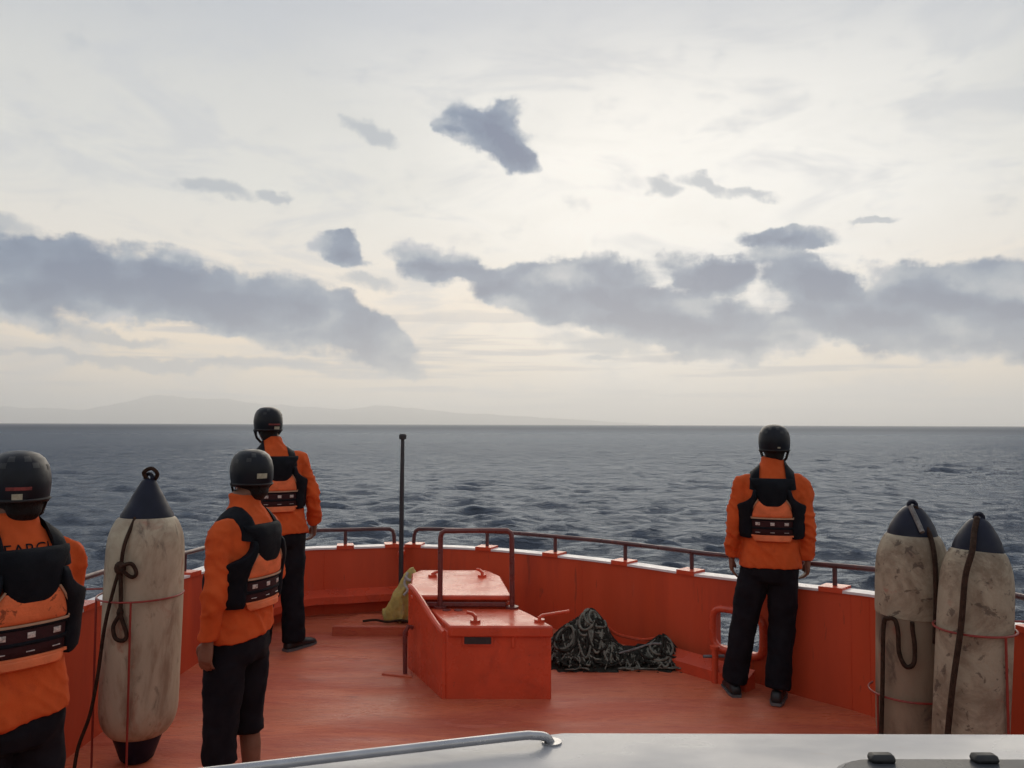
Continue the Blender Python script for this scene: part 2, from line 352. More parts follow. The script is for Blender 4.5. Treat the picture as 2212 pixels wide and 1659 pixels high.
# ------------------------------------------------------------------ the sea
def build_sea():
    ang = np.concatenate([np.linspace(-180, -62, 60, endpoint=False), np.linspace(-62, 62, 760, endpoint=False), np.linspace(62, 180, 60, endpoint=False)])
    ang = np.radians(ang)
    rs = [0.6]
    while rs[-1] < 25000:
        r = rs[-1]
        step = (.9 if r < 9 else (.10+.0036*(r-9) if r < 420 else r*.06))
        rs.append(r+step)
    rs = np.array(rs); sp = np.gradient(rs)
    A, Rr = np.meshgrid(ang, rs); S = np.maximum(np.repeat(sp[:, None], len(ang), 1), Rr*np.radians(124/760))
    X = Rr*np.sin(A); Y = Rr*np.cos(A); Z = np.zeros_like(X); DX = np.zeros_like(X); DY = np.zeros_like(X)
    g = np.random.default_rng(3)
    nw = 130
    lam = np.exp(g.uniform(np.log(.42), np.log(7), nw)); th = R(188) + g.normal(0, .34, nw)
    for l, t, ph in zip(lam, th, g.uniform(0, 6.283, nw)):
        k = 2*np.pi/l; amp = .0112*l**0.66 * (1 if l < 1.8 else (1.8/l)**.75)
        w = np.clip((l/S-2.2)/2.5, 0, 1)
        dx, dy = math.sin(t), math.cos(t)
        phase = k*(X*dx+Y*dy)+ph
        Z += w*amp*np.cos(phase); q = .85
        DX -= w*q*amp*dx*np.sin(phase); DY -= w*q*amp*dy*np.sin(phase)
    # patchiness: gusts make some areas rougher
    patch = .78+.32*np.sin(X*.045+Y*.02+1.3*np.sin(Y*.03))*np.sin(Y*.037+.6*np.sin(X*.05)+1.0)
    calm = np.clip((Rr-3.5)/6, .15, 1)
    Z *= patch*calm; X = X+DX*patch*calm; Y = Y+DY*patch*calm
    nr, nc = X.shape
    V = np.stack([X.ravel(), Y.ravel(), Z.ravel()], 1)
    V = np.vstack([V, [[0, 0, 0]]])
    i, j = np.meshgrid(np.arange(nr-1), np.arange(nc), indexing='ij'); j2 = (j+1) % nc
    F = np.stack([i*nc+j, i*nc+j2, (i+1)*nc+j2, (i+1)*nc+j], -1).reshape(-1, 4)
    F = F[:, ::-1]
    cen = len(V)-1
    tri = np.stack([np.full(nc, cen), (np.arange(nc)+1) % nc, np.arange(nc)], 1)[:, ::-1]
    me = bpy.data.meshes.new('sea'); nq = len(F)
    me.vertices.add(len(V)); me.vertices.foreach_set('co', V.ravel())
    me.loops.add(nq*4+nc*3); me.loops.foreach_set('vertex_index', np.concatenate([F.ravel(), tri.ravel()]))
    me.polygons.add(nq+nc)
    me.polygons.foreach_set('loop_start', np.concatenate([np.arange(nq)*4, nq*4+np.arange(nc)*3]))
    me.polygons.foreach_set('use_smooth', np.ones(nq+nc, bool))
    me.update(calc_edges=True); me.validate()
    m = bpy.data.materials.new('sea_water'); m.use_nodes = True; t = m.node_tree; t.nodes.clear()
    tc = N(t, 'ShaderNodeTexCoord'); v = tc.outputs['Object']
    ln = N(t, 'ShaderNodeVectorMath', operation='LENGTH'); t.links.new(v, ln.inputs[0]); r = ln.outputs['Value']
    mp = N(t, 'ShaderNodeMapping'); t.links.new(v, mp.inputs[0]); mp.inputs['Scale'].default_value = (.45, 1, 1)
    far = SMOOTH(t, r, 60, 320)
    h1 = M(t, 'MULTIPLY', NOISE(t, mp.outputs[0], 2.6, 6, .66, .3), .30)
    h2 = M(t, 'MULTIPLY', M(t, 'MULTIPLY', NOISE(t, mp.outputs[0], .22, 5, .62, .2), 2.0), far)
    h3 = M(t, 'MULTIPLY', M(t, 'MULTIPLY', NOISE(t, mp.outputs[0], .03, 5, .6, .2), 9.0), SMOOTH(t, r, 400, 1800))
    h4 = M(t, 'MULTIPLY', M(t, 'MULTIPLY', NOISE(t, mp.outputs[0], .75, 5, .62, .2), .85), SMOOTH(t, r, 25, 120))
    hh = M(t, 'ADD', M(t, 'ADD', M(t, 'ADD', h1, h2), h3), h4)
    bp = N(t, 'ShaderNodeBump'); bp.inputs['Strength'].default_value = 1.0; bp.inputs['Distance'].default_value = 1.0
    t.links.new(hh, bp.inputs['Height'])
    fr = N(t, 'ShaderNodeFresnel'); fr.inputs[0].default_value = 1.33; t.links.new(bp.outputs[0], fr.inputs[1])
    fac = M(t, 'MINIMUM', M(t, 'MULTIPLY', fr.outputs[0], .40), SMOOTH(t, r, 100, 900, .19, .10))
    gl = N(t, 'ShaderNodeBsdfGlossy'); gl.inputs['Color'].default_value = (.80, .89, 1, 1)
    t.links.new(SMOOTH(t, r, 20, 500, .10, .30), gl.inputs['Roughness']); t.links.new(bp.outputs[0], gl.inputs['Normal'])
    df = N(t, 'ShaderNodeBsdfDiffuse'); df.inputs[0].default_value = (.046, .055, .074, 1); t.links.new(bp.outputs[0], df.inputs['Normal'])
    mx = N(t, 'ShaderNodeMixShader'); t.links.new(fac, mx.inputs[0]); t.links.new(df.outputs[0], mx.inputs[1]); t.links.new(gl.outputs[0], mx.inputs[2])
    out = N(t, 'ShaderNodeOutputMaterial'); t.links.new(mx.outputs[0], out.inputs[0])
    me.materials.append(m)
    o = bpy.data.objects.new('sea', me); COL.objects.link(o); tag(o, 'choppy slate grey sea reaching to the horizon', 'sea', kind='structure')
build_sea()

def build_hills():
    prof = [(-260, 893), (-100, 884), (0, 882), (90, 885), (168, 888), (230, 880), (307, 863), (391, 860), (503, 866), (587, 872), (670, 882), (726, 882), (810, 879),
            (894, 883), (978, 891), (1090, 898), (1230, 904), (1360, 911), (1420, 915)]
    xs = np.linspace(-260, 1420, 150); ys = np.interp(xs, [p[0] for p in prof], [p[1] for p in prof])
    Yb = 21500.0; rows = []
    dep = np.linspace(0, 1, 16)
    vs = []; nx = len(xs)
    for di in dep:
        for x, y in zip(xs, ys):
            top = max(0, (915.5-y))*Yb/FPX*1.03
            s = math.sin(math.pi*min(1, di))**.8
            px = (x-1106)/FPX*Yb; py = Yb-1800+3600*di
            n = noise.fractal(Vector((px/900, py/900, 3.3)), 1.0, 2.0, 5)
            vs.append((px*(py/Yb), py, max(-5, top*s*(1+.16*n)-4*(1-s))))
    fs = [(i*nx+j, i*nx+j+1, (i+1)*nx+j+1, (i+1)*nx+j) for i in range(15) for j in range(nx-1)]
    m = mat('far_forest', (.05, .065, .045), .9, .3, .002, spec=.1)
    o = MB().add(vs, fs).build('hills', m, smooth=True, sharp=180)
    tag(o, 'faint hazy blue hills low on the horizon at the left', 'hills', kind='structure')
build_hills()
def build_haze():
    b = MB().box((0, 0, 379), (54000, 54000, 762)).build('haze', None, smooth=False)
    m = bpy.data.materials.new('haze_air'); m.use_nodes = True; t = m.node_tree; t.nodes.clear()
    pv = N(t, 'ShaderNodeVolumePrincipled'); pv.inputs['Color'].default_value = (1, 1, .985, 1); pv.inputs['Density'].default_value = 1.15e-4
    pv.inputs['Anisotropy'].default_value = .5
    out = N(t, 'ShaderNodeOutputMaterial'); t.links.new(pv.outputs[0], out.inputs['Volume'])
    b.data.materials.append(m); m.cycles.homogeneous_volume = True if hasattr(m.cycles, 'homogeneous_volume') else None
    tag(b, 'pale sea haze veiling the far hills', 'haze', kind='stuff')
build_haze()

# ------------------------------------------------------------------ the boat: hull, deck, bulwark
boat = empty('rescue_boat', (0, 3.0, dz(3)))
tag(boat, 'orange red steel foredeck and bulwark of the patrol boat carrying the crew', 'boat')
def B(mb, name, m, parent=boat, **kw):     # build in world coordinates under a parent that only has a translation
    off = Vector(parent.location) if parent.parent is None else Vector(parent.parent.location)
    mb.v = [tuple(Vector(p)-off) for p in mb.v]
    return mb.build(name, m, parent, **kw)
LEFT = [(-2.55, -3.0), (-2.55, 1.0), (-2.50, 3.0), (-2.38, 4.49), (-2.31, 5.5), (-2.16, 6.45), (-1.86, 7.03), (-1.446, 7.172), (-1.0, 7.28)]
RIGHT = [(-1.0, 7.28), (-.443, 7.172), (.057, 6.94), (.732, 6.47), (1.294, 5.93), (1.849, 5.34), (2.25, 4.92), (2.62, 4.05), (2.78, 3.0), (2.84, 1.0), (2.84, -3.0)]
def dense(P, step=.06):
    c = catmull([(x, y, 0) for x, y in P], 24); L = [0]
    for a, b in zip(c, c[1:]): L.append(L[-1]+(b-a).length)
    n = int(L[-1]/step); t = np.linspace(0, L[-1], n+1)
    return np.stack([np.interp(t, L, [p.x for p in c]), np.interp(t, L, [p.y for p in c])], 1)
PL, PR = dense(LEFT), dense(RIGHT)
PATH = np.vstack([PL, PR[1:]])
def normals(P):
    T = np.gradient(P, axis=0); T /= np.linalg.norm(T, axis=1)[:, None]
    return np.stack([-T[:, 1], T[:, 0]], 1)          # outward (path runs clockwise seen from above)
NRM = normals(PATH)
def ztop(Y): return CZ+float(np.interp(Y, [4.9, 5.9, 7.28], [-1.04, -1.09, -1.10]))
def wall_pt(x):                                      # index on the right bulwark nearest to X
    i = len(PL)+int(np.argmin(np.abs(PR[1:len(PR)*2//3, 0]-x))); return i
def build_bulwark():
    mb = MB(); n = len(PATH); NV = 14; TH = .07
    i0, i1 = wall_pt(1.45), wall_pt(1.68)
    z_lo, z_hi = CZ-1.56, CZ-1.30
    def rowz(i):
        Y = PATH[i, 1]; a, b = dz(Y)-.03, ztop(Y)
        zs = [a+(b-a)*k/NV for k in range(NV+1)]
        return zs
    idx = {}
    for i in range(n):
        zs = rowz(i)
        if i0-3 <= i <= i1+3:      # rows snapped to the edges of the opening
            ka, kb = 4, 10
            zs = list(np.interp(range(NV+1), [0, ka, kb, NV], [zs[0], z_lo, z_hi, zs[-1]]))
        for k, z in enumerate(zs):
            for s in (0, 1):
                p = PATH[i]+NRM[i]*TH*s
                idx[i, k, s] = len(mb.v); mb.v.append((p[0], p[1], z))
    hole = lambda i, k: i0 <= i < i1 and 4 <= k < 10
    for i in range(n-1):
        for k in range(NV):
            if hole(i, k): continue
            mb.f.append((idx[i, k, 0], idx[i+1, k, 0], idx[i+1, k+1, 0], idx[i, k+1, 0]))
            mb.f.append((idx[i, k, 1], idx[i, k+1, 1], idx[i+1, k+1, 1], idx[i+1, k, 1]))
        mb.f.append((idx[i, NV, 0], idx[i+1, NV, 0], idx[i+1, NV, 1], idx[i, NV, 1]))
    for i in range(i0, i1):
        for k in (4, 10): mb.f.append((idx[i, k, 0], idx[i+1, k, 0], idx[i+1, k, 1], idx[i, k, 1]))
    for k in range(4, 10):
        for i in (i0, i1): mb.f.append((idx[i, k, 0], idx[i, k+1, 0], idx[i, k+1, 1], idx[i, k, 1]))
    bw = B(mb, 'bulwark', m_bul, sharp=30)
    # arched frame of the rope opening (fairlead)
    a, b = PATH[i0], PATH[i1]; c = (a+b)/2; d = (b-a); w = np.linalg.norm(d)/2+.015; d = d/np.linalg.norm(d); nn = np.array([d[1], -d[0]])
    pts = []; zc = (z_lo+z_hi)/2; hh = (z_hi-z_lo)/2+.015
    for k in range(28):
        an = 2*math.pi*k/28; cx = math.copysign(abs(math.cos(an))**.45, math.cos(an))*w; cz = math.copysign(abs(math.sin(an))**.45, math.sin(an))*hh
        p = c+d*cx+nn*.005; pts.append((p[0], p[1], zc+cz))
    pts.append(pts[0])
    B(MB().tube(pts, .026, 10, cap=False), 'fairlead_frame', m_box)
    # hull plating outside, down into the water
    mb = MB(); rows = []
    for s, (off, zz) in enumerate([(.07, 0), (.0, -.9), (-.12, -1.5), (-.45, -2.5)]):
        rows.append([(PATH[i, 0]+NRM[i, 0]*off, PATH[i, 1]+NRM[i, 1]*off - max(0, -zz)*.12, (dz(PATH[i, 1])-.028) + zz) for i in range(0, n, 3)])
    nn_ = len(rows[0])
    mb.add([p for r in rows for p in r], [(s*nn_+i, s*nn_+i+1, (s+1)*nn_+i+1, (s+1)*nn_+i) for s in range(3) for i in range(nn_-1)])
    B(mb, 'hull', m_bul)
    # deck
    mb = MB(); inner = PATH+NRM*.02
    c = Vector((0, 3.0, dz(3.0)))
    NR = 14; vs = []; m = len(inner)
    for r in range(NR+1):
        for p in inner:
            q = Vector((0, 2.0)).lerp(Vector((p[0], p[1])), r/NR); vs.append((q.x, q.y, dz(q.y)))
    fs = [(r*m+i, r*m+i+1, (r+1)*m+i+1, (r+1)*m+i) for r in range(NR) for i in range(m-1)]
    mb.add(vs, fs)
    B(mb, 'deck', m_deck, sharp=180)
    # white capping plates on top of the bulwark with red pads under the rail posts
    return i0, i1
build_bulwark()

def arclen(P):
    return np.concatenate([[0], np.cumsum(np.linalg.norm(np.diff(P, axis=0), axis=1))])
def at_s(P, s):
    L = arclen(P); i = min(int(np.searchsorted(L, s)), len(P)-1); i = max(i, 1)
    t = (s-L[i-1])/(L[i]-L[i-1]); p = P[i-1]*(1-t)+P[i]*t; d = (P[i]-P[i-1])/np.linalg.norm(P[i]-P[i-1])
    return p, d
def cap_piece(P, s0, s1, m, lo, hi, w0, w1, name):
    n = max(2, int((s1-s0)/.08)); rings = []
    for k in range(n+1):
        p, d = at_s(P, s0+(s1-s0)*k/n); nn = np.array([-d[1], d[0]]); z = ztop(p[1])
        a = p+nn*w0; b = p+nn*w1
        rings.append([(a[0], a[1], z+lo), (b[0], b[1], z+lo), (b[0], b[1], z+hi), (a[0], a[1], z+hi)])
    return B(MB().rings(rings), name, m, sharp=30)

def sx_to_s(P, xs):     # arc positions whose direction from the camera has the given horizontal pixel
    L = arclen(P); px = 1106+FPX*P[:, 0]/np.maximum(P[:, 1], .2)
    out = []
    for x in xs:
        i = int(np.argmin(np.abs(px-x)+np.where(P[:, 1] < 1.5, 1e5, 0))); out.append(float(L[i]))
    return out
def build_rail(P, posts, s_end, gap, name, label, reverse):
    """rail on short posts; gap = arc position of the end next to the flag pole, where the rail bends down"""
    root = empty(name, (P[len(P)//2][0], P[len(P)//2][1], ztop(P[len(P)//2][1]))); tag(root, label, 'railing', 'guard rails on the bulwark')
    H = .155
    def pt(s, z):
        p, d = at_s(P, s); nn = np.array([-d[1], d[0]]); q = p+nn*.075; return Vector((q[0], q[1], ztop(q[1])+z))
    ss = np.linspace(s_end, gap, max(8, int(abs(gap-s_end)/.1)))
    sg = 1 if gap > s_end else -1
    path = [pt(s, H) for s in ss[:-1]] + [pt(gap-sg*.03, H-.002), pt(gap, H-.02), pt(gap+sg*.012, H-.06), pt(gap+sg*.016, .0)]
    B(MB().tube(path, .0175, 10), 'top_rail', m_rail, root)
    B(MB().tube([pt(s_end, H), pt(s_end, .01)], .018, 8), 'rail_post', m_rail, root)
    for s in posts:
        B(MB().tube([pt(s, .028), pt(s, H)], .0155, 8), 'rail_post', m_rail, root)
    return root
postL = sx_to_s(PL, [640, 745]); postR = sx_to_s(PR, [1043, 1187, 1332, 1480, 1640, 1790])
LL = arclen(PL); LR = arclen(PR)
aftL = [postL[0]-.62*k for k in range(1, 7)]; aftR = [postR[-1]+.62*k for k in range(1, 7)]
gL = sx_to_s(PL, [850])[0]; gR = sx_to_s(PR, [902])[0]
build_rail(PL, sorted(aftL+postL), aftL[-1]-.4, gL, 'guard_rail', 'dark maroon pipe guard rail along the left bulwark, ending left of the flag pole', False)
build_rail(PR, sorted(postR+aftR), aftR[-1]+.4, gR, 'guard_rail', 'dark maroon pipe guard rail along the right bulwark behind the rope heap', True)
def caps(P, posts, ends, L):
    marks = sorted(posts+ends); prev = .02
    for s in marks:
        hw = .075
        if s-hw-prev > .05: cap_piece(P, prev, s-hw, m_cap, -.004, .012, -.012, .11, 'capping_plate')
        cap_piece(P, max(.0, s-hw), min(L-.005, s+hw), m_box, -.004, .028, -.016, .13, 'post_pad')
        prev = s+hw
    if L-.03-prev > .05: cap_piece(P, prev, L-.03, m_cap, -.004, .012, -.012, .11, 'capping_plate')
caps(PL, [s for s in aftL+postL], [gL], LL[-1]); caps(PR, [s for s in postR+aftR], [gR+.0], LR[-1])
# box stringer welded along the foot of the left bulwark, and a low kerb on the right one
def stringer(P, s0, s1, z0, z1, w, m, name, inset=0.0):
    n = max(2, int(abs(s1-s0)/.08)); rings = []
    for k in range(n+1):
        p, d = at_s(P, s0+(s1-s0)*k/n); nn = np.array([-d[1], d[0]]); zd = dz(p[1]); a = p-nn*(inset-.01); b = p-nn*(inset+w)
        rings.append([(a[0], a[1], zd+z0), (b[0], b[1], zd+z0), (b[0], b[1], zd+z1-.02), (a[0], a[1], zd+z1+.03)])
    return B(MB().rings(rings), name, m, sharp=25)
sA, sB = sx_to_s(PL, [560, 862])
stringer(PL, sA, sB, .11, .19, .11, m_box, 'stringer')
sA, sB = sx_to_s(PR, [1462, 1640])
stringer(PR, sA, sB, -.01, .085, .10, m_box, 'kerb', inset=.10)
# weld beads on the inner bulwark and across the deck plating
def bead(pts, r=.003): B(MB().tube(pts, r, 6), 'weld_seam', m_bul if abs(pts[0][2]-pts[-1][2]) > .3 else m_deck)
for P_, xs in ((PR, (1260, 1700, 1820, 1862)), (PL, (700,))):
    for s_ in sx_to_s(P_, xs):
        p, d = at_s(P_, s_); bead([(p[0], p[1], dz(p[1])), (p[0], p[1], ztop(p[1])-.01)])
# raised plate at the foot of the bow
B(MB().prism([(-1.44, 6.54), (-.83, 6.54), (-.86, 6.92), (-1.30, 6.96)], CZ-1.72, CZ-1.62), 'step_plate', m_deck, bevel=.01)
# small mooring bitt in front of the rope opening
bt = empty('mooring_bitt', (1.385, 5.55, dz(5.55))); tag(bt, 'small red mooring post with a cross pin by the rope opening', 'bollard')
B(MB().tube([(1.385, 5.55, dz(5.55)-.01), (1.385, 5.55, dz(5.55)+.23)], .024, 12), 'post', m_box, bt)
B(MB().tube([(1.305, 5.545, dz(5.55)+.175), (1.45, 5.555, dz(5.55)+.175)], .011, 8), 'cross_pin', m_alu, bt)
B(MB().tube([(1.385, 5.55, dz(5.55)+.225), (1.385, 5.55, dz(5.55)+.245)], .034, 12), 'cap', m_box, bt)

# ------------------------------------------------------------------ flag pole at the bow
fp = empty('flag_pole', (-.965, 7.10, dz(7.1))); tag(fp, 'thin black pole standing at the point of the bow', 'pole')
zt = CZ-.085
B(MB().tube([(-.965, 7.10, dz(7.1)), (-.965, 7.10, CZ-.6), (-.962, 7.10, zt-.05)], [.022, .020, .016], 12), 'pole', m_pole, fp)
B(MB().tube([(-.962, 7.10, zt-.05), (-.962, 7.10, zt-.045), (-.962, 7.10, zt-.012), (-.962, 7.10, zt)], [.019, .032, .034, .024], 12), 'lamp_cap', m_dark, fp)
B(MB().box((-.97, 7.17, CZ-1.14), (.05, .15, .05)), 'bracket', m_box, fp, bevel=.006)

# ------------------------------------------------------------------ hatch house on the foredeck
hb = empty('hatch_house', (-.2, 5.5, dz(5.5))); tag(hb, 'low red steel hatch box with two lids and a pipe hoop in mid deck', 'hatch box')
def dzp(p, e=0): return dz(p[1])-.01+e
NL, NR_, FR, FL = (-.42, 5.14), (.262, 5.14), (.03, 5.68), (-.725, 5.72)
zl = CZ-1.325
body = [NL, NR_, FR, (-.15, 6.52), (-.80, 6.52), FL]
B(MB().prism([NL, NR_, FR, FL], [dzp(p) for p in (NL, NR_, FR, FL)], zl), 'housing', m_box, hb, bevel=.012, sharp=30)
fbp = [(-.70, 5.67), (-.015, 5.66), (-.15, 6.50), (-.80, 6.50)]
B(MB().prism(fbp, [dzp(p) for p in fbp], CZ-1.245), 'forward_housing', m_box, hb, bevel=.012, sharp=30)
lid = MB().prism([(-.40, 5.118), (.272, 5.118), (.13, 5.46), (.06, 5.60), (-.58, 5.62)], zl-.035, zl+.038)
B(lid, 'lid', m_box, hb, bevel=.012, sharp=30)
flid = MB().prism([(-.71, 5.635), (0.0, 5.635), (-.085, 6.30), (-.20, 6.53), (-.74, 6.53), (-.80, 6.40)], [CZ-1.24]*2+[CZ-1.225]*2+[CZ-1.225]*2, [CZ-1.203, CZ-1.203, CZ-1.19, CZ-1.185, CZ-1.185, CZ-1.19])
B(flid, 'lid', m_box, hb, bevel=.012, sharp=30)
B(MB().box((-.34, 5.632, CZ-1.262), (.60, .03, .03), 0), 'hinge_bar', m_hoop, hb, bevel=.005)
# swept side plate on the left of the box
pts = []; nS = 22
for k in range(nS+1):
    t = k/nS; x = NL[0]+(FL[0]-NL[0])*t; y = NL[1]+(FL[1]-NL[1])*t
    e = 3*t**2-2*t**3
    pts.append((x-.010*(1-t)-.012, y-.004, CZ-1.345+(.185)*(.35*t+.65*e)))
dirn = Vector((.88, .48, 0))
rings = []
for (x, y, z) in pts:
    b = dz(y)-.01
    rings.append([(x, y, b), (x+.022*dirn.x, y+.022*dirn.y, b), (x+.022*dirn.x, y+.022*dirn.y, z), (x, y, z)])
B(MB().rings(rings), 'side_plate', m_box, hb, sharp=25)
B(MB().tube([(x+.01, y+.004, z+.006) for x, y, z in pts], .019, 8), 'plate_edge', m_box, hb)
B(MB().prism([(-.90, 5.56), (-.68, 5.50), (-.70, 5.62), (-.86, 5.68)], dz(5.6), dz(5.6)+.02), 'foot_plate', m_deck, hb, bevel=.004)
B(MB().tube([(-.735, 5.56, dz(5.56)+.02), (-.74, 5.56, dz(5.56)+.30), (-.715, 5.56, dz(5.56)+.345), (-.69, 5.58, dz(5.56)+.33)], .016, 8), 'grab_bar', m_hoop, hb)
# slot on the near face: dark plate standing in for the recess
B(MB().box((-.215, 5.136, CZ-1.378), (.20, .012, .078)), 'slot_frame', m_box, hb, bevel=.003)
B(MB().box((-.215, 5.129, CZ-1.378), (.172, .006, .052)), 'slot', m_dark, hb)
B(MB().box((.012, 5.136, CZ-1.39), (.02, .012, .075)), 'stiffener', m_box, hb, bevel=.003)
# lid dogs
def dog(x, y, z, ang, L, up):
    d = Vector((math.cos(ang), math.sin(ang), 0)); c = Vector((x, y, z))
    mb = MB().tube([c, c+Vector((0, 0, .018))], .035, 12)
    mb.tube([c, c+Vector((0, 0, up*.7)), c+Vector((0, 0, up))+d*.02, c+Vector((0, 0, up+L*.12))+d*L], [.013, .013, .012, .010], 8)
    B(mb, 'lid_dog', m_box, hb)
dog(-.235, 5.22, zl+.036, R(165), .06, .055); dog(.185, 5.24, zl+.036, R(8), .20, .04)
dog(-.62, 6.28, CZ-1.192, R(20), .07, .03); dog(-.23, 6.28, CZ-1.192, R(160), .05, .05)
# pipe hoop
hp = [(-.502, 5.62, CZ-1.30), (-.502, 5.62, CZ-.80), (-.495, 5.62, CZ-.765), (-.47, 5.62, CZ-.748), (-.2, 5.62, CZ-.744), (-.03, 5.62, CZ-.744), (-.005, 5.62, CZ-.76), (.002, 5.62, CZ-.795), (.006, 5.62, CZ-1.30)]
B(MB().tube(hp, .0180, 12), 'handrail_hoop', m_hoop, hb)
for x in (-.502, .006): B(MB().tube([(x, 5.62, zl+.035), (x, 5.62, zl+.052)], .045, 14), 'hoop_flange', m_hoop, hb)
for x in (-.46, -.38): B(MB().tube([(x+.01, 5.55, zl+.036), (x+.01, 5.55, zl+.043)], .03, 14), 'blank_cover', m_hoop, hb)

hb.location += Vector((0, .11, -.005))

# ------------------------------------------------------------------ yellow sack
def build_sack():
    root = empty('sack', (-.905, 6.74, CZ-1.61)); tag(root, 'crumpled yellow sack slumped beside the hatch at the bow', 'sack')
    rings = []; prof = [(0, .165, .11, 0), (.05, .172, .11, 0), (.12, .150, .10, .012), (.20, .120, .085, .028), (.28, .088, .06, .045), (.36, .056, .04, .06), (.425, .020, .016, .075)]
    for (z, a, b, ox) in prof:
        rings.append([(ox+a*math.cos(t)*(1+.09*math.sin(3*t+z*9)), b*math.sin(t)*(1+.1*math.sin(4*t+z*14)), z) for t in np.linspace(0, 2*math.pi, 24, endpoint=False)])
    me = remeshed(MB().rings(rings), .009, 2, 'bag')
    displace(me, lambda p: .020*(max(0, 1-abs(noise.noise(Vector((p.x*9+2, p.y*9, p.z*5))))*3.2))**1.5-.008+.004*noise.noise(p*30))
    mesh_obj('bag', me, m_sack, root)
    mb = MB().tube(catmull([(.03, -.07, .36), (.07, -.075, .33), (.13, -.06, .345), (.19, -.04, .32)], 5), .013, 8)
    mb.tube(catmull([(.05, -.05, .39), (.03, -.085, .31), (.06, -.11, .26), (.03, -.13, .22)], 5), .010, 8)
    mb.build('tie_cord', m_sackg, root)
    MB().tube(catmull([(-.30, -.13, .012), (-.2, -.12, .02), (-.1, -.15, .012), (0, -.13, .02), (.08, -.15, .012)], 5), .010, 8).build('drawstring', m_rope, root)
build_sack()

# ------------------------------------------------------------------ heap of net and rope
def build_heap():
    cx, cy = .67, 6.0
    root = empty('rope_heap', (cx, cy, dz(cy))); tag(root, 'dark tangled heap of rope netting between hatch box and bulwark', 'rope')
    def hgt(x, y):     # local height of the heap
        h = .235*math.exp(-((x+.17)/.23)**4-((y-.02)/.16)**2) + .075*math.exp(-((x+.10)/.12)**2-((y-.0)/.15)**2)
        h += .11*math.exp(-((x-.44)/.09)**2-((y+.10)/.09)**2) + .085*math.exp(-((x-.20)/.34)**4-((y+.06)/.13)**4)
        if x > .10: h *= max(0, min(1, (.40-.98*(x-.10)-y)/.06))      # clear of the bulwark
        return max(0, h)
    nx, ny = 60, 24; vs = []; fs = []
    for i in range(nx+1):
        for j in range(ny+1):
            x = -.50+1.12*i/nx; y = -.27+.50*j/ny
            vs.append((x, y, hgt(x, y)*.93-.02+.018*noise.noise(Vector((x*18, y*18, 0)))))
    for i in range(nx):
        for j in range(ny): fs.append((i*(ny+1)+j, (i+1)*(ny+1)+j, (i+1)*(ny+1)+j+1, i*(ny+1)+j+1))
    MB().add(vs, fs).build('net_mass', m_net, root, sharp=180)
    g = random.Random(5)
    def strand(kind, n, r0, r1, m, name):
        mb = MB()
        for q in range(n):
            x = g.uniform(-.38, .60); y = g.gauss(-.03, .10); a = g.uniform(0, 6.28) if kind else g.choice([1.4, 1.75, -1.5, 1.1])+g.gauss(0, .3)
            pts = []; cur = g.gauss(0, 1.6)
            for k in range(g.randint(9, 20)):
                h = hgt(x, y)
                if h > .015 or k == 0: pts.append((x, y, h*.95+g.uniform(.0, .018)))
                else: break
                a += cur*.12+g.gauss(0, .28); s = .032
                sl = abs(hgt(x+.02, y)-hgt(x-.02, y))/.04+abs(hgt(x, y+.02)-hgt(x, y-.02))/.04
                s = s/(1+sl*.7); x += math.cos(a)*s; y += math.sin(a)*s
                if not (-.46 < x < .60 and -.26 < y < .21): break
            if len(pts) > 4: mb.tube(catmull(pts, 2), g.uniform(r0, r1), 5)
        o = mb.build(name, m, root, sharp=180); o['kind'] = 'stuff'
    strand(1, 330, .006, .012, m_net, 'rope_strands'); strand(1, 150, .004, .009, m_net2, 'net_twine'); strand(0, 150, .004, .008, m_net2, 'net_cords')
    # hanging bights in paler olive cord on the near side
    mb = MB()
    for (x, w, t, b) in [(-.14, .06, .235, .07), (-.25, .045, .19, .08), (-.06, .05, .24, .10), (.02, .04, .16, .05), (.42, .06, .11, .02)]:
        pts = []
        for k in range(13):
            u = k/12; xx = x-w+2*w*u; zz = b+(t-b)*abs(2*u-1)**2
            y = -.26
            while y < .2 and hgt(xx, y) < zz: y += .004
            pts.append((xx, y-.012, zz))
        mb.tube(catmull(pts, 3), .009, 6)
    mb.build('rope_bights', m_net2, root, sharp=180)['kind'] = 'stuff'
    mb = MB()
    for q in range(14):      # loose ends spilling on the deck
        x = g.uniform(-.2, .5); y = -.20-g.uniform(0, .03); pts = [(x, y+.03, min(.05, hgt(x, y+.03))+.01)]
        for k in range(g.randint(3, 6)):
            x += g.gauss(0, .035); y -= g.uniform(.0, .016); pts.append((x, y, .008+.006*g.random()))
        mb.tube(catmull(pts, 3), g.uniform(.004, .008), 5)
    mb.build('loose_ends', m_net2, root, sharp=180)['kind'] = 'stuff'
    for q in range(16):
        x0 = g.choice([g.uniform(-.34, .02), g.uniform(.30, .50)]); y0 = g.uniform(-.14, .02); r0 = g.uniform(.05, .10); ph = g.uniform(0, 6.28); mb = MB(); pts = []
        for k in range(22):
            a = ph+k*.42; rr = r0*(1-.012*k); x = x0+rr*math.cos(a); y = y0+rr*.8*math.sin(a); pts.append((x, y, hgt(x, y)*.97+.012+.0012*k))
        mb.tube(catmull(pts, 2), .0095, 6); mb.build('rope_coil', m_net2 if q % 3 == 0 else m_net, root, sharp=180)
    # pale and red lines lying over the low part
    MB().tube(catmull([(.10, -.19, .10), (.2, -.20, .13), (.33, -.17, .16), (.42, -.15, .155)], 5), .007, 6).build('pale_line', m_rope2, root)
    MB().tube(catmull([(.04, .08, .22), (.12, .10, .16), (.24, .10, .13), (.33, .06, .13), (.43, -.06, .18)], 5), .011, 6).build('red_line', m_box, root)
build_heap()

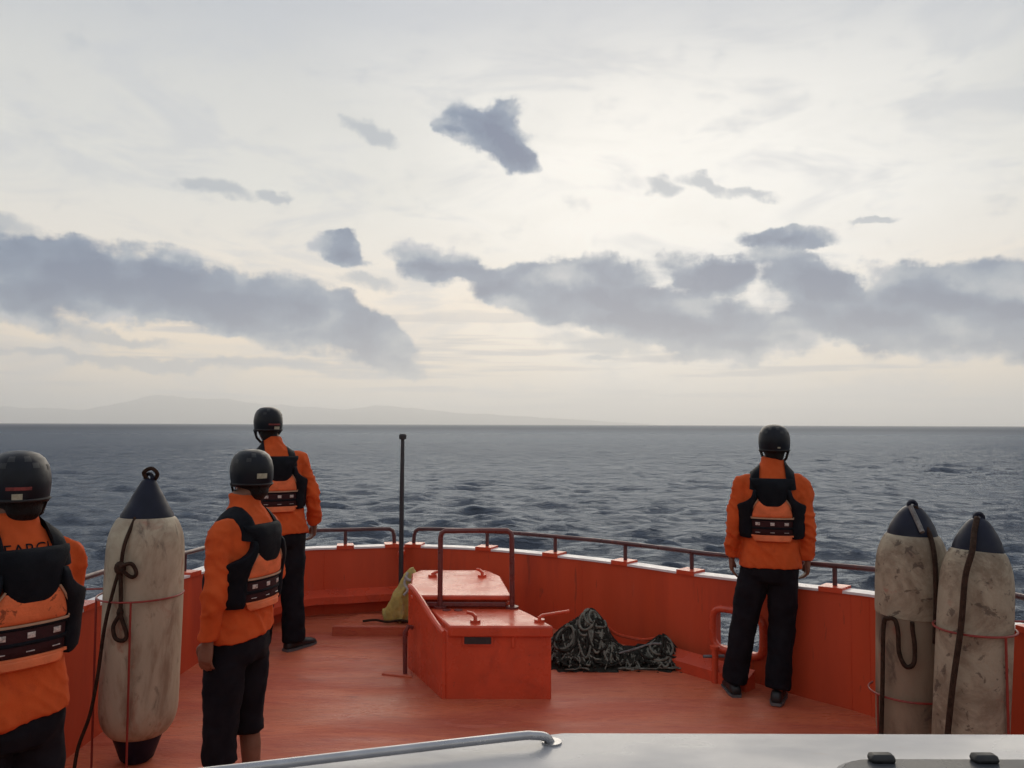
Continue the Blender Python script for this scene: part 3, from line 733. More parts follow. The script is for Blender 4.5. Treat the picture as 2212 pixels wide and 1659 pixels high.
# ------------------------------------------------------------------ fenders in their racks
def build_fender(X, Y, rad, ztop_, lean, label, loop, seed, rack_label, squash=1.0):
    zd = dz(Y); H = ztop_-zd
    root = empty('fender', (X, Y, zd)); root.rotation_euler = (lean[0], lean[1], 0); tag(root, label, 'fender', 'cylindrical fenders standing in racks')
    hb_ = H-(.215 if loop == 1 else .165)       # top of the pale body
    tk = [(.01, .675), (.06, .535), (.11, .405), (.16, .27), (.19, .19), (.205, .10)] if loop == 1 else [(.01, .68), (.045, .61), (.08, .50), (.11, .385), (.135, .26), (.15, .10)]
    prof = [(.0, .42), (.02, .55), (.06, .62)]
    nav = MB(); n = 36
    def ring(z, r): return [(r*math.cos(t)*squash, r*math.sin(t), z) for t in np.linspace(0, 2*math.pi, n, endpoint=False)]
    body = []
    for z, r in [(.14, .62), (.145, .70), (.17, .82), (.21, .93), (.26, .985), (.30, 1), (.5, 1.0), (.7, 1.01), (.9, 1.01), (hb_-.25, 1.0), (hb_-.17, .99), (hb_-.12, .965), (hb_-.08, .92), (hb_-.04, .84), (hb_-.012, .76), (hb_-.002, .70), (hb_, .64)]:
        body.append(ring(z, r*rad))
    mb = MB().rings(body)
    if loop == 2:
        mb = MB().rings([[(x*.985, y*.95, z) for x, y, z in r] for r in body])
        cz = .40 if loop == 2 else .52
        cov = MB().rings([ring(hb_-cz, rad*.97), ring(hb_-cz, rad*1.005), ring(hb_-cz+.03, rad*1.015)]+[ring(z, r*rad*1.012) for z, r in ((hb_-.25, 1.0), (hb_-.17, .99), (hb_-.12, .965), (hb_-.08, .92), (hb_-.04, .84), (hb_-.012, .76), (hb_+.002, .69), (hb_+.004, .60))])
        cov.build('canvas_cover', m_cover, root, sharp=60)
    o = mb.build('body', (m_fend, m_fend2, m_cover)[loop-1], root, sharp=60)
    ss = o.modifiers.new('s', 'SUBSURF'); ss.levels = 1; ss.render_levels = 2
    tx = None
    nav = MB().rings([ring(.0, .30*rad), ring(.02, .42*rad), ring(.10, .56*rad), ring(.155, .66*rad), ring(.16, .60*rad)]).build('bottom_end', m_cone, root)
    top = MB().rings([ring(hb_-.012, .60*rad), ring(hb_-.01, .69*rad), *[ring(hb_+a, b*rad) for a, b in tk]])
    top.build('top_end', m_cone, root)
    MB().ring_torus((0, 0, hb_+(.208 if loop == 1 else .150)), (0.25, 1, 0), .022 if loop == 1 else .017, .011, 18, 8).build('eye_ring', m_cone, root)
    g = random.Random(seed)
    rp = MB()
    if loop == 1:
        R1 = rad
        rp.tube(catmull([(0, -.02, hb_+.19), (.0, -.05, hb_+.10), (-.005, -.13, hb_+.0), (-.015, -R1-.012, hb_-.12), (-.03, -R1-.016, hb_-.25)], 6), .010, 8)
        rp.tube(catmull([(-.03, -R1-.02, hb_-.24), (-.06, -R1-.02, hb_-.36), (-.10, -R1-.012, hb_-.55), (-.13, -R1-.0, hb_-.80), (-.17, -R1*.9, hb_-1.0), (-.22, -R1*.9, .14), (-.24, -R1*.9, .0)], 6), .0095, 8)
        rp.tube(catmull([(-.03, -R1-.02, hb_-.24), (-.02, -R1-.022, hb_-.36), (-.02, -R1-.022, hb_-.47), (-.05, -R1-.022, hb_-.54), (-.035, -R1-.024, hb_-.60), (.005, -R1-.024, hb_-.61), (.02, -R1-.022, hb_-.58), (-.01, -R1-.022, hb_-.50), (-.02, -R1-.03, hb_-.46)], 6), .011, 8)
        rp.tube(catmull([(-.03, -R1-.03, hb_-.24), (.03, -R1-.03, hb_-.22), (.055, -R1-.02, hb_-.27), (.03, -R1-.02, hb_-.29), (-.02, -R1-.035, hb_-.25)], 6), .010, 8)
        rp.ell((-.03, -R1-.02, hb_-.245), (.032, .022, .036), 10, 6)
        rp.ell((-.02, -R1-.02, hb_-.47), (.018, .016, .03), 10, 6)
        rp.tube(catmull([(0, 0, hb_+.19), (-.02, -.02, hb_+.235), (.02, -.02, hb_+.26), (.045, 0, hb_+.23), (.02, .02, hb_+.19)], 6), .011, 8)
    elif loop == 2:
        R1 = rad
        rp.tube(catmull([(0, -.03, hb_+.148), (.02, -.05, hb_+.085), (.03, -.12, hb_+.01), (.02, -R1-.012, hb_-.10), (.025, -R1-.014, hb_-.30), (.02, -R1-.014, hb_-.50)], 6), .012, 8)
        rp.tube(catmull([(-.185, -.06, .02), (-.19, -.09, hb_-.75), (-.19, -.10, hb_-.44), (-.175, -.12, hb_-.40), (-.15, -.135, hb_-.405), (-.14, -.145, hb_-.46), (-.135, -R1*.86, hb_-.56), (-.11, -R1*.95, hb_-.62),
                         (-.08, -R1-.008, hb_-.60), (-.075, -R1-.008, hb_-.52), (-.085, -R1-.008, hb_-.44), (-.09, -R1-.012, hb_-.40)], 6), .011, 8)
    else:
        R1 = rad
        rp.tube(catmull([(-.02, -.02, hb_+.148), (-.06, -.07, hb_+.085), (-.10, -.13, hb_-.0), (-.13, -R1*.86, hb_-.12), (-.14, -R1*.86, hb_-.34), (-.16, -R1*.80, hb_-.60), (-.17, -R1*.7, hb_-.9)], 6), .013, 8)

    rp.build('lanyard', m_rope, root, sharp=180)
    if loop == 2:
        MB().tube(catmull([(-.03, -.04, hb_+.148), (-.02, -.085, hb_+.085), (-.015, -.13, hb_+.03)], 6), .012, 8).build('pale_lanyard', m_rope2, root)
    return root
def build_rack(X, Y, rr, zbars, side, label, posts):
    zd = dz(Y); root = empty('fender_rack', (X, Y, zd)); tag(root, label, 'rack', 'thin red pipe racks holding the fenders')
    wallx = side*.42
    for zb in zbars:
        pts = [(wallx, rr, zb)] + [(rr*math.cos(a)*1.0, rr*math.sin(a), zb) for a in np.linspace(math.pi/2 if side > 0 else math.pi/2, (-math.pi*1.5+.0) if side > 0 else (math.pi*2.5), 40)]
        pts = [(side*.36, .12, zb)]+[(rr*math.cos(a), rr*math.sin(a), zb) for a in (np.linspace(R(50), R(-230), 36) if side > 0 else np.linspace(R(130), R(410), 36))]
        MB().tube(pts, .0052, 8).build('hoop', m_rack, root)
    for a in posts:
        MB().tube([(rr*math.cos(R(a))*1.0, rr*math.sin(R(a)), 0), (rr*math.cos(R(a)), rr*math.sin(R(a)), max(zbars))], .0058, 8).build('upright', m_rack, root)
    return root
build_fender(-2.00, 4.39, .199, CZ-.29, (R(-1), R(0.6), 0), 'tall stained cream fender with navy cone ends beside the left crew', 1, 1, '')
build_rack(-2.00, 4.39, .214, [.88], -1, 'thin red pipe rack round the left fender', [-78, -155])
build_fender(2.03, 4.17, .172, CZ-.39, (R(1), R(1.0), 0), 'grimy cream fender with a dark rope loop, left of the right pair', 2, 2, '')
build_rack(2.03, 4.17, .190, [.45], 1, 'thin red pipe rack round the left fender of the right pair', [-165])
build_fender(2.085, 3.77, .158, CZ-.41, (R(-2), R(5), 0), 'leaning cream fender nearest the right picture edge', 3, 3, '')
build_rack(2.160, 3.80, .172, [.86], 1, 'thin red pipe rack round the leaning right hand fender', [-75, 15])

# ------------------------------------------------------------------ white cabin top in front of the camera
ct = empty('cabin_top', (0, 1.0, dz(1))); tag(ct, 'white painted cabin roof along the bottom edge of the picture', 'cabin')
zr = CZ-.505
roofp = [(.085, 1.362), (1.15, 1.362), (1.75, 1.30), (1.75, -.6), (-1.45, -.6), (-1.45, .92), (-.448, 1.21)]
B(MB().prism(roofp, zr-.05, [zr]*len(roofp)), 'roof', m_white, ct, bevel=.018, sharp=30)
B(MB().prism([(x*.97, y-.05) for x, y in roofp], [dz(1)]*len(roofp), zr-.045), 'wall', m_white, ct)
gr = empty('roof_grab_rail', (-.3, 1.2, zr)); tag(gr, 'bare steel grab rail along the left edge of the white cabin roof', 'handrail')
gpts = [(-1.20, .915, zr+.019), (-.42, 1.149, zr+.019), (-.20, 1.217, zr+.019), (.0, 1.278, zr+.019), (.035, 1.289, zr+.017), (.055, 1.298, zr+.011), (.065, 1.304, zr-.002)]
B(MB().tube(catmull(gpts, 5), .0070, 10), 'pipe', m_steel, gr)
B(MB().tube([(.065, 1.304, zr-.002), (.065, 1.304, zr+.003)], .016, 16), 'foot_flange', m_steel, gr)
for x, y in ((-.50, 1.125), (-1.0, .975)): B(MB().tube([(x, y, zr), (x, y, zr+.019)], .006, 8), 'stand_off', m_steel, gr)
sk = empty('deck_hatch', (.72, 1.0, zr)); tag(sk, 'smoked acrylic hatch with two black hinges let into the white roof', 'hatch')
def rrect(x0, x1, y0, y1, r, n=6):
    o = []
    for cx, cy, a0 in ((x1-r, y1-r, 0), (x0+r, y1-r, 90), (x0+r, y0+r, 180), (x1-r, y0+r, 270)):
        for k in range(n+1): a = R(a0+90*k/n); o.append((cx+r*math.cos(a), cy+r*math.sin(a)))
    return o
B(MB().prism(rrect(.455, .985, .66, 1.216, .07), zr+.002, zr+.012), 'frame', m_alu, sk, bevel=.004)
B(MB().prism(rrect(.464, .976, .669, 1.208, .064), zr+.009, zr+.017), 'pane', m_acr, sk, bevel=.004)
for x in (.540, .690): B(MB().prism(rrect(x-.018, x+.018, 1.186, 1.208, .006), zr+.014, zr+.028), 'hinge', m_rubber, sk, bevel=.006)

# ------------------------------------------------------------------ the crew
SECT = [  # height, half width, half depth, forward offset of the torso under the shirt (for a 1.72 m figure)
    (.845, .190, .138, .00), (.90, .186, .136, .00), (.98, .176, .128, .004), (1.06, .168, .122, .006), (1.15, .172, .124, .004), (1.24, .182, .130, .0), (1.32, .184, .130, -.004),
    (1.37, .176, .122, -.008), (1.41, .158, .108, -.010), (1.445, .126, .092, -.008), (1.475, .094, .078, -.004), (1.50, .074, .071, .004), (1.525, .068, .069, .012), (1.548, .066, .068, .018)]
SZ = np.array([s[0] for s in SECT])
def sect(z):
    return tuple(float(np.interp(z, SZ, [s[k] for s in SECT])) for k in (1, 2, 3))
def ell_ring(z, a, b, oy, n=40, e=.82, ox=0):
    r = []
    for j in range(n):
        t = 2*math.pi*j/n; c, s = math.cos(t), math.sin(t)
        r.append((ox+a*math.copysign(abs(c)**e, c), oy+b*math.copysign(abs(s)**e, s), z))
    return r
def torso_pt(z, u):
    """point and outward normal on the torso section at height z, u = arc length from the middle of the back (right positive)"""
    a, b, oy = sect(z); n = 80; pts = []
    for j in range(n+1):
        t = -math.pi/2+math.pi*j/n; c, s = math.cos(t), math.sin(t); e = .82
        pts.append((a*math.copysign(abs(c)**e, c), oy+b*math.copysign(abs(s)**e, s)))
    L = np.concatenate([[0], np.cumsum(np.hypot(np.diff([p[0] for p in pts]), np.diff([p[1] for p in pts])))])
    au = min(abs(u), L[-1]-.001); x = np.interp(au, L, [p[0] for p in pts]); y = np.interp(au, L, [p[1] for p in pts])
    x2 = np.interp(au+.01, L, [p[0] for p in pts]); y2 = np.interp(au+.01, L, [p[1] for p in pts]); x1 = np.interp(max(0, au-.01), L, [p[0] for p in pts]); y1 = np.interp(max(0, au-.01), L, [p[1] for p in pts])
    if au < .01: tx, ty = 1.0, 0.0
    else: tx, ty = x2-x1, y2-y1
    l = math.hypot(tx, ty) or 1; nx, ny = ty/l, -tx/l
    sg = 1 if u >= 0 else -1
    return Vector((sg*x, y, z)), Vector((sg*nx, ny, 0))
def panel(rows, off, thick, name, m, parent, nz=14, nu=16, puff=1.0):
    """padded panel wrapped on the back: rows = (z, u0, u1) from bottom to top"""
    zs = [r[0] for r in rows]; zz = np.linspace(zs[0], zs[-1], nz+1); F = []; Bk = []
    def sm(k, z):
        return float(np.interp(z, zs, [r[k] for r in rows]))
    for i, z in enumerate(zz):
        u0, u1 = sm(1, z), sm(2, z); fr = []; bk = []
        for j in range(nu+1):
            u = u0+(u1-u0)*j/nu; p, n = torso_pt(z, u)
            eu = 1-abs(2*j/nu-1)**6; ev = 1-abs(2*i/nz-1)**6
            t = off+thick*(.45+.55*(eu*ev)**.5*puff)
            fr.append(p+n*t); bk.append(p+n*(off-.012))
        F.append(fr); Bk.append(bk)
    rings = [F[i]+Bk[i][::-1] for i in range(nz+1)]
    o = MB().rings(rings).build(name, m, parent, sharp=50)
    return o
def spline_rows(rows, n=6):
    c = catmull(rows, n); return [(p.x, p.y, p.z) for p in c]

def hand(mb, wrist, side, curl=.35, fwd=.15):
    """relaxed hand hanging from the wrist: palm, four unequal bent fingers and a thumb leaving the side of the palm"""
    w = Vector(wrist); down = Vector((0, fwd, -1)).normalized(); inn = Vector((-side, 0, 0)); frt = down.cross(inn)*1.0
    if frt.y < 0: frt = -frt
    k = w+down*.085
    rings = []
    for t, hw, ht in ((-.03, .026, .024), (0, .028, .022), (.03, .036, .019), (.06, .041, .017), (.085, .040, .014), (.095, .036, .011)):
        c = w+down*t
        rings.append([c+frt*(hw*math.cos(a))+inn*(ht*math.sin(a)) for a in np.linspace(0, 2*math.pi, 14, endpoint=False)])
    mb.rings(rings)
    for q, (o, L) in enumerate(((.030, .070), (.010, .078), (-.010, .073), (-.029, .058))):
        p = k+frt*o-down*.012; pts = [p]; a = curl*.5+.05*q; d = down
        for seg, f in enumerate((.02, .42, .32, .26)):
            if seg: a += curl*(.8 if seg == 1 else 1.0)
            d = (down*math.cos(a)+inn*math.sin(a)).normalized(); pts.append(pts[-1]+d*(L*f if seg else .012))
        mb.tube(catmull(pts, 2), [.0095]*3+[.0088]*3+[.0075]*3, 8)
    t0 = w+down*.025+frt*.028
    mb.tube(catmull([t0, t0+down*.022+frt*.022+inn*.008, t0+down*.050+frt*.026+inn*.020, t0+down*.074+frt*.020+inn*.028], 2), [.015, .0135, .012, .0115, .011, .0095, .008], 8)

def person(name, X, Y, H, face, label, legs, arms, head, helmet_yaw, trouser_end=.07, shirt_hem=0.0, lean=(0, 0), shoes=True, seed=1, sticker=None, hem_tilt=0, vest_skew=0, print_text=None, strap=False, foot_yaw=(12, -12), printpad=False):
    s = H/1.72
    root = empty(name, (X, Y, dz(Y)), face); root.scale = (s*(.985, 1.0, .97, 1.0)[seed-1], s, s); tag(root, label, 'person', 'crew in orange shirts, vests and helmets')
    def lx(z): return Vector((lean[0]*max(0, (z-.9))/.7, lean[1]*max(0, (z-.9))/.7, 0))     # sideways lean of the upper body
    hc = Vector(head)+lx(1.6)                     # centre of the head
    # ---- body: one continuous mesh
    mb = MB()
    mb.rings([[tuple(Vector(p)+lx(z)) for p in ell_ring(z, a*.86, b*.84, oy, 28, .9)] for z, a, b, oy in SECT if z > .8])
    mb.tube([Vector((0, .012, 1.44))+lx(1.45), Vector((0, .02, 1.53))+lx(1.52), hc+Vector((0, -.012, -.06))], [.066, .058, .060], 20)
    mb.ell(hc+Vector((0, -.005, .025)), (.076, .097, .098), 24, 16)
    hm = Matrix.Rotation(helmet_yaw, 3, 'Z')
    def hd(x, y, z): return hc+hm @ Vector((x, y, z))
    mb.tube([hd(0, .0, -.02), hd(0, .03, -.06), hd(0, .062, -.098)], [.070, .058, .030], 16)          # jaw
    mb.tube([hd(0, .085, .012), hd(0, .104, -.018), hd(0, .094, -.030)], [.009, .014, .008], 8)            # nose
    mb.tube([hd(-.024, .083, -.058), hd(0, .094, -.057), hd(.024, .083, -.058)], [.005, .008, .005], 8)     # mouth
    for sd in (-1, 1):
        mb.ell(hd(sd*.076, -.008, -.012), (.010, .021, .032), 10, 8)                                        # ears
        mb.ell(hd(sd*.031, .083, .010), (.012, .008, .007), 8, 6)                                            # eyes
    for sd, (sh, elb, wr) in zip((-1, 1), arms):
        sh, elb, wr = Vector(sh)+lx(1.4), Vector(elb)+lx(1.13), Vector(wr)+lx(.9)
        mb.tube(catmull([Vector((sd*.09, -.005, 1.37))+lx(1.4), sh, (sh+elb)/2, elb, (elb+wr)/2, wr], 3), list(np.interp(np.arange(16), [0, 3, 6, 9, 12, 15], [.05, .056, .047, .040, .037, .026])), 14)
        hand(mb, wr, sd, curl=.32+.06*sd, fwd=.16)
    for sd, (hip, knee, ank) in zip((-1, 1), legs):
        mb.tube(catmull([Vector(hip)+Vector((0, 0, .06)), Vector(hip), (Vector(hip)+Vector(knee))/2, knee, (Vector(knee)*.6+Vector(ank)*.4)+Vector((0, -.012, 0)), ank], 3), list(np.interp(np.arange(16), [0, 3, 6, 9, 12, 15], [.07, .078, .066, .050, .050, .034])), 16)
        fy = Matrix.Rotation(R(foot_yaw[0 if sd < 0 else 1]), 3, 'Z'); a = Vector(ank)
        mb.tube([a+Vector((0, 0, -.01)), a+fy @ Vector((0, .02, -.035)), a+fy @ Vector((0, .09, -.052)), a+fy @ Vector((0, .16, -.060))], [.034, .036, (.030, .038), (.016, .034)], 12)
        mb.tube([a+Vector((0, 0, -.02)), a+fy @ Vector((0, -.035, -.05))], [.03, .028], 10)
    me = remeshed(mb, .0062, 3, 'body'); mesh_obj('body', me, m_skin, root)
    # ---- shirt
    hz = .845+shirt_hem
    mb = MB(); secs = [sc for sc in SECT if sc[0] > hz+.02]; a, b, oy = sect(hz)
    rings = [[(p[0], p[1], p[2]+hem_tilt*p[0]) for p in ell_ring(hz, a*1.02, b*1.03, oy)]]
    rings += [[tuple(Vector((p[0], p[1], p[2]+hem_tilt*p[0]*max(0, 1-(z-hz)/.2)))+lx(z)) for p in ell_ring(z, aa, bb, o_)] for z, aa, bb, o_ in secs]
    mb.rings(rings)
    for sd, (sh, elb, wr) in zip((-1, 1), arms):
        sh, elb, wr = Vector(sh)+lx(1.4), Vector(elb)+lx(1.13), Vector(wr)+lx(.9); dirw = (wr-elb).normalized()
        path = catmull([Vector((sd*.07, -.008, 1.385))+lx(1.4), sh, (sh*.5+elb*.5), elb, (elb+wr)/2, wr-dirw*.004], 4)
        mb.tube(path, list(np.interp(np.arange(21), [0, 4, 8, 12, 16, 20], [.055, .064, .060, .054, .050, .045])), 18)
    me = remeshed(mb, .0095, 5, 'shirt')
    def wrinkle(p):
        ax = abs(p.x-lx(p.z).x); arm = 1 if ax > .18 else .75
        c1 = max(0, 1-3.0*abs(noise.noise(Vector((p.x*5+seed*3.1, p.y*5, p.z*4.5+p.x*3)))))**1.6          # long soft folds
        c2 = max(0, 1-3.2*abs(noise.noise(Vector((p.x*10+seed, p.y*8, p.z*15+p.x*11)))))**1.6               # short creases across
        low = 1.5 if p.z < 1.02 else 1
        el = 1.6 if ax > .18 and 1.02 < p.z < 1.25 else 1
        return .0105*c1*arm*low+.0070*c2*arm*el+.0015*noise.noise(p*45)-.004
    displace(me, wrinkle)
    shirt = mesh_obj('shirt', me, m_shirt, root)
    # ---- trousers
    mb = MB(); hp = []
    for z, a, b in ((.925, .10, .07), (.905, .150, .105), (.86, .168, .120), (.80, .172, .122)): hp.append(ell_ring(z, a, b, 0, 30, .85))
    hp.append(ell_ring(.755, .155, .11, 0, 30, .85)); mb.rings(hp)
    for sd, (hip, knee, ank) in zip((-1, 1), legs):
        hip, knee, ank = Vector(hip), Vector(knee), Vector(ank)
        te = trouser_end if not hasattr(trouser_end, '__len__') else trouser_end[0 if sd < 0 else 1]
        tt = (knee.z-te)/(knee.z-ank.z); end = knee.lerp(ank, tt)
        path = catmull([hip+Vector((0, 0, .05)), hip-Vector((0, 0, .02)), (hip+knee)/2, knee, (knee+end)/2, end], 4)
        mb.tube(path, list(np.interp(np.arange(21), [0, 4, 8, 12, 16, 20], [.083, .097, .091, .080, .076, .077])), 20)
    me = remeshed(mb, .0105, 4, 'trousers')
    displace(me, lambda p: .007*(1-2.2*abs(noise.noise(Vector((p.x*8+seed, p.y*8, p.z*5)))))+.004*(1-2*abs(noise.noise(Vector((p.x*14, p.y*14+seed, p.z*16))))))
    mesh_obj('trousers', me, m_trous, root)
    # ---- shoes
    if shoes:
        for sd, (hip, knee, ank) in zip((-1, 1), legs):
            a = Vector(ank); fy = Matrix.Rotation(R(foot_yaw[0 if sd < 0 else 1]), 3, 'Z'); zf = a.z-.068
            def q(x, y, z): return Vector((a.x, a.y, zf))+fy @ Vector((x, y, z))
            rings = []
            for y, hw, h in ((-.075, .022, .05), (-.065, .036, .075), (-.03, .041, .085), (.02, .042, .088), (.07, .044, .075), (.12, .048, .060), (.165, .044, .050), (.195, .028, .036), (.203, .010, .022)):
                rings.append([q(hw*math.cos(t)*(1 if math.sin(t) < 0 else .92), y, max(.004, h/2+h/2*math.sin(t))) for t in np.linspace(0, 2*math.pi, 16, endpoint=False)])
            sho = MB().rings(rings).build('shoe', m_shoe, root, sharp=70)
            outl = [q(x, y, 0) for x, y in ((-.03, -.078), (.03, -.078), (.044, -.03), (.046, .05), (.052, .12), (.045, .175), (.018, .207), (-.018, .207), (-.045, .175), (-.052, .12), (-.046, .05), (-.044, -.03))]
            MB().prism([(p.x, p.y) for p in outl], zf-.004, zf+.014).build('sole', m_sole, sho)
    # ---- life vest
    vest = empty('life_vest'); vest.parent = root; vest.location = lx(1.25)+Vector((0, 0, (.0, -.012, -.010, .014)[seed-1]))
    o1 = .014
    yoke = panel(spline_rows([(1.226, -.012, .012), (1.236, -.048, .048), (1.262, -.072, .072), (1.295, -.084, .084), (1.33, -.090, .090), (1.365, -.104, .104), (1.395, -.124, .124), (1.418, -.128, .128)]), o1+.002, .022, 'back_yoke', m_vest, vest, 22, 18)
    pad = panel(spline_rows([(1.168, -.118, .118), (1.19, -.120, .120), (1.22, -.112, .112), (1.25, -.10, .10), (1.285, -.078, .078)]), o1, .022, 'orange_pad', m_padt if printpad else m_pad, vest, 12, 18)
    for zz, uu in ((1.166, .119),):
        pts = [torso_pt(zz, u) for u in np.linspace(-uu, uu, 16)]
        MB().tube([p+n*(o1+.016) for p, n in pts], .005, 6).build('piping', m_pipe, pad)
    for sd in (-1, 1):
        pts = [torso_pt(z, sd*u) for z, u in ((1.17, .120), (1.19, .122), (1.22, .114), (1.25, .102), (1.285, .080))]
        MB().tube([p+n*(o1+.016) for p, n in pts], .0045, 6).build('piping', m_pipe, pad)
    band = panel([(1.058, -.118, .118), (1.164, -.122, .122)], o1, .016, 'waist_band', m_vestred, vest, 8, 18)
    strip = panel([(1.018, -.10, .10), (1.036, -.112, .112), (1.058, -.114, .114)], o1, .020, 'lower_pad', m_pad, vest, 6, 18)
    panel([(1.098, -.12, .12), (1.112, -.12, .12)], o1+.014, .006, 'webbing', m_vest, vest, 2, 18)
    panel([(1.152, -.12, .12), (1.164, -.12, .12)], o1+.014, .006, 'webbing', m_vest, vest, 2, 18)
    panel([(1.050, -.118, .118), (1.060, -.118, .118)], o1+.016, .004, 'reflective_line', m_pad, vest, 2, 16)
    for q, u in enumerate((-.083, 0.0, .080)):
        panel([(1.122, u-.012, u+.012), (1.141, u-.012, u+.012)], o1+.016, .004, 'reflective_patch', m_refl, vest, 3, 4)
        panel([(1.075, u-.013, u+.013), (1.079, u-.013, u+.013)], o1+.014, .005, 'buckle', m_refl, vest, 2, 4)
    for sd in (-1, 1):
        rows = [(1.035, .130, .235), (1.05, .122, .27), (1.10, .118, .30), (1.16, .117, .31), (1.20, .112, .30), (1.235, .104, .24), (1.265, .096, .16), (1.30, .088, .118), (1.345, .088, .108)]
        rows = spline_rows(rows, 4)
        rows = [(z, sd*a, sd*b) if sd > 0 else (z, -b, -a) for z, a, b in rows]
        panel(rows, o1, .034, 'side_panel', m_vest, vest, 20, 18)
    # shoulder straps laid over the shirt
    bv = BVHTree.FromObject(shirt, bpy.context.evaluated_depsgraph_get())
    l0 = lx(1.4); l0v = lx(1.25)
    for sd in (-1, 1):
        rows = []
        for k in range(13):
            t = k/12; an = R(190-205*t); xc = sd*(.116-.008*math.sin(math.pi*t)); w = .029
            line = []
            for j in range(5):
                x = xc+(j/4-.5)*2*w; c = Vector((x, -.005, 1.365)); d = Vector((0, math.cos(an), math.sin(an)))
                c = c+l0; h = bv.ray_cast(c+d*.35, -d, .35); p = h[0] if h[0] is not None else c+d*.09
                line.append((p-l0v, d))
            rows.append(line)
        F = [[p+d*(.020 if 0 < j < 4 else .014) for j, (p, d) in enumerate(r)] for r in rows]; K = [[p-d*.008 for p, d in r][::-1] for r in rows]
        MB().rings([f+k for f, k in zip(F, K)]).build('shoulder_strap', m_vest, vest, sharp=60)
    # waist belt all round
    pts = [torso_pt(1.11, u) for u in np.linspace(-.46, .46, 40)]
    # hanging strap end at the left hip
    p, n = torso_pt(1.04, -.26); MB().tube([p+n*.03, p+n*.035+Vector((0, 0, -.06)), p+n*.03+Vector((-.01, 0, -.12))], [(.004, .011)]*3, 8).build('strap_end', m_vest, vest)
    if print_text:
        cu = bpy.data.curves.new('t', 'FONT'); cu.body = print_text; cu.size = .056; cu.align_x = 'CENTER'; cu.extrude = .0
        to = bpy.data.objects.new('t', cu); COL.objects.link(to)
        dg = bpy.context.evaluated_depsgraph_get(); me = bpy.data.meshes.new_from_object(to.evaluated_get(dg)); bpy.data.objects.remove(to)
        bm = bmesh.new(); bm.from_mesh(me); bmesh.ops.subdivide_edges(bm, edges=[e for e in bm.edges if e.calc_length() > .02], cuts=2); bm.to_mesh(me); bm.free()
        for v in me.vertices:
            pp, nn = torso_pt(1.408+v.co.y*1.0, v.co.x); pp = pp+lx(1.42)
            h = bv.ray_cast(pp+nn*.12, -nn, .3)
            v.co = (h[0] if h[0] is not None else pp)+nn*.0035
        lo = mesh_obj('back_lettering', me, m_vest, root)
    # ---- helmet
    hel = empty('helmet_pivot'); bpy.data.objects.remove(hel)
    prof = [(.118, .010, .012), (.1155, .034, .040), (.107, .060, .073), (.090, .080, .099), (.064, .0935, .116), (.034, .100, .1255), (.005, .1015, .128), (-.022, .100, .126), (-.042, .0975, .122), (-.054, .096, .120)]
    hr = MB().ell(hc+Vector((0, -.010, .010)), (.083, .100, .100), 24, 14)
    hr.tube([hc+Vector((0, -.045, -.02)), hc+Vector((0, -.050, -.075)), hc+Vector((0, -.038, -.105))], [(.050, .066), (.036, .058), (.02, .042)], 16, up=(0, 1, 0))
    hme = remeshed(hr, .008, 3, 'hair')
    bmh = bmesh.new(); bmh.from_mesh(hme); hmi = hm.inverted()
    bmesh.ops.delete(bmh, geom=[v for v in bmh.verts if (hmi @ (v.co-hc)).y > .035 and v.co.z < hc.z+.05], context='VERTS'); bmh.to_mesh(hme); bmh.free()
    mesh_obj('hair', hme, m_hair, root)
    rings = []
    n = 48
    for k, (z, a, b) in enumerate(prof):
        r = []
        for j in range(n):
            t = 2*math.pi*j/n; c, sn = math.cos(t), math.sin(t)
            fr = max(0, sn)**1.5; zz = z
            if z < .035: zz = .035+(z-.035)*(1-.80*fr)-(.010*(1-abs(sn)) if z < -.05 else 0)
            r.append(hd(a*c, b*sn-.006, zz+.022))
        rings.append(r)
    mbh = MB().rings(rings, cap=False); mbh.f.append(tuple(range(n))[::-1])
    ho = mbh.build('helmet', m_helm, root, sharp=60)
    sol = ho.modifiers.new('sol', 'SOLIDIFY'); sol.thickness = .012; sol.offset = -1
    bv2 = BVHTree.FromPolygons([Vector(v) for v in mbh.v], mbh.f)
    def onh(az, z, out=.002):
        d = hm @ Vector((math.sin(R(az)), -math.cos(R(az)), 0)); c = hc+Vector((0, 0, z+.022)); h = bv2.ray_cast(c+d*.3, -d, .5)
        return (h[0] if h[0] is not None else c+d*.12)+d*out
    def patch(az0, az1, z0, z1, m, nm, out=.003):
        g = [[onh(az0+(az1-az0)*i/5, z0+(z1-z0)*k/3, out) for i in range(6)] for k in range(4)]
        b = [[onh(az0+(az1-az0)*i/5, z0+(z1-z0)*k/3, -.002) for i in range(6)][::-1] for k in range(4)]
        MB().rings([x+y for x, y in zip(g, b)]).build(nm, m, ho, sharp=50)
    for st in (sticker or []): patch(*st)
    for az, z in ((-26, .070), (26, .070), (-62, .062), (62, .062), (-14, .092), (14, .092)):      # vents
        patch(az-6, az+6, z-.010, z+.008, m_rubber, 'vent', .0012)
    MB().tube([onh(a, -.050, .001) for a in range(-80, 81, 8)], .005, 8).build('rim_trim', m_strap, ho)
    for sd in (-1, 1):
        a0 = hd(sd*.090, .03, -.025); a1 = hd(sd*.090, -.04, -.028); ch = hd(sd*.03, .068, -.122)
        if strap: ch = hd(sd*.075, .07, -.145)
        mid = hd(sd*.073, .028, -.085)
        MB().tube([a0, mid, ch], [(.009, .003)]*3, 8).build('chin_strap', m_strap, ho); MB().tube([a1, mid], [(.008, .003)]*2, 8).build('chin_strap', m_strap, ho)
    return root

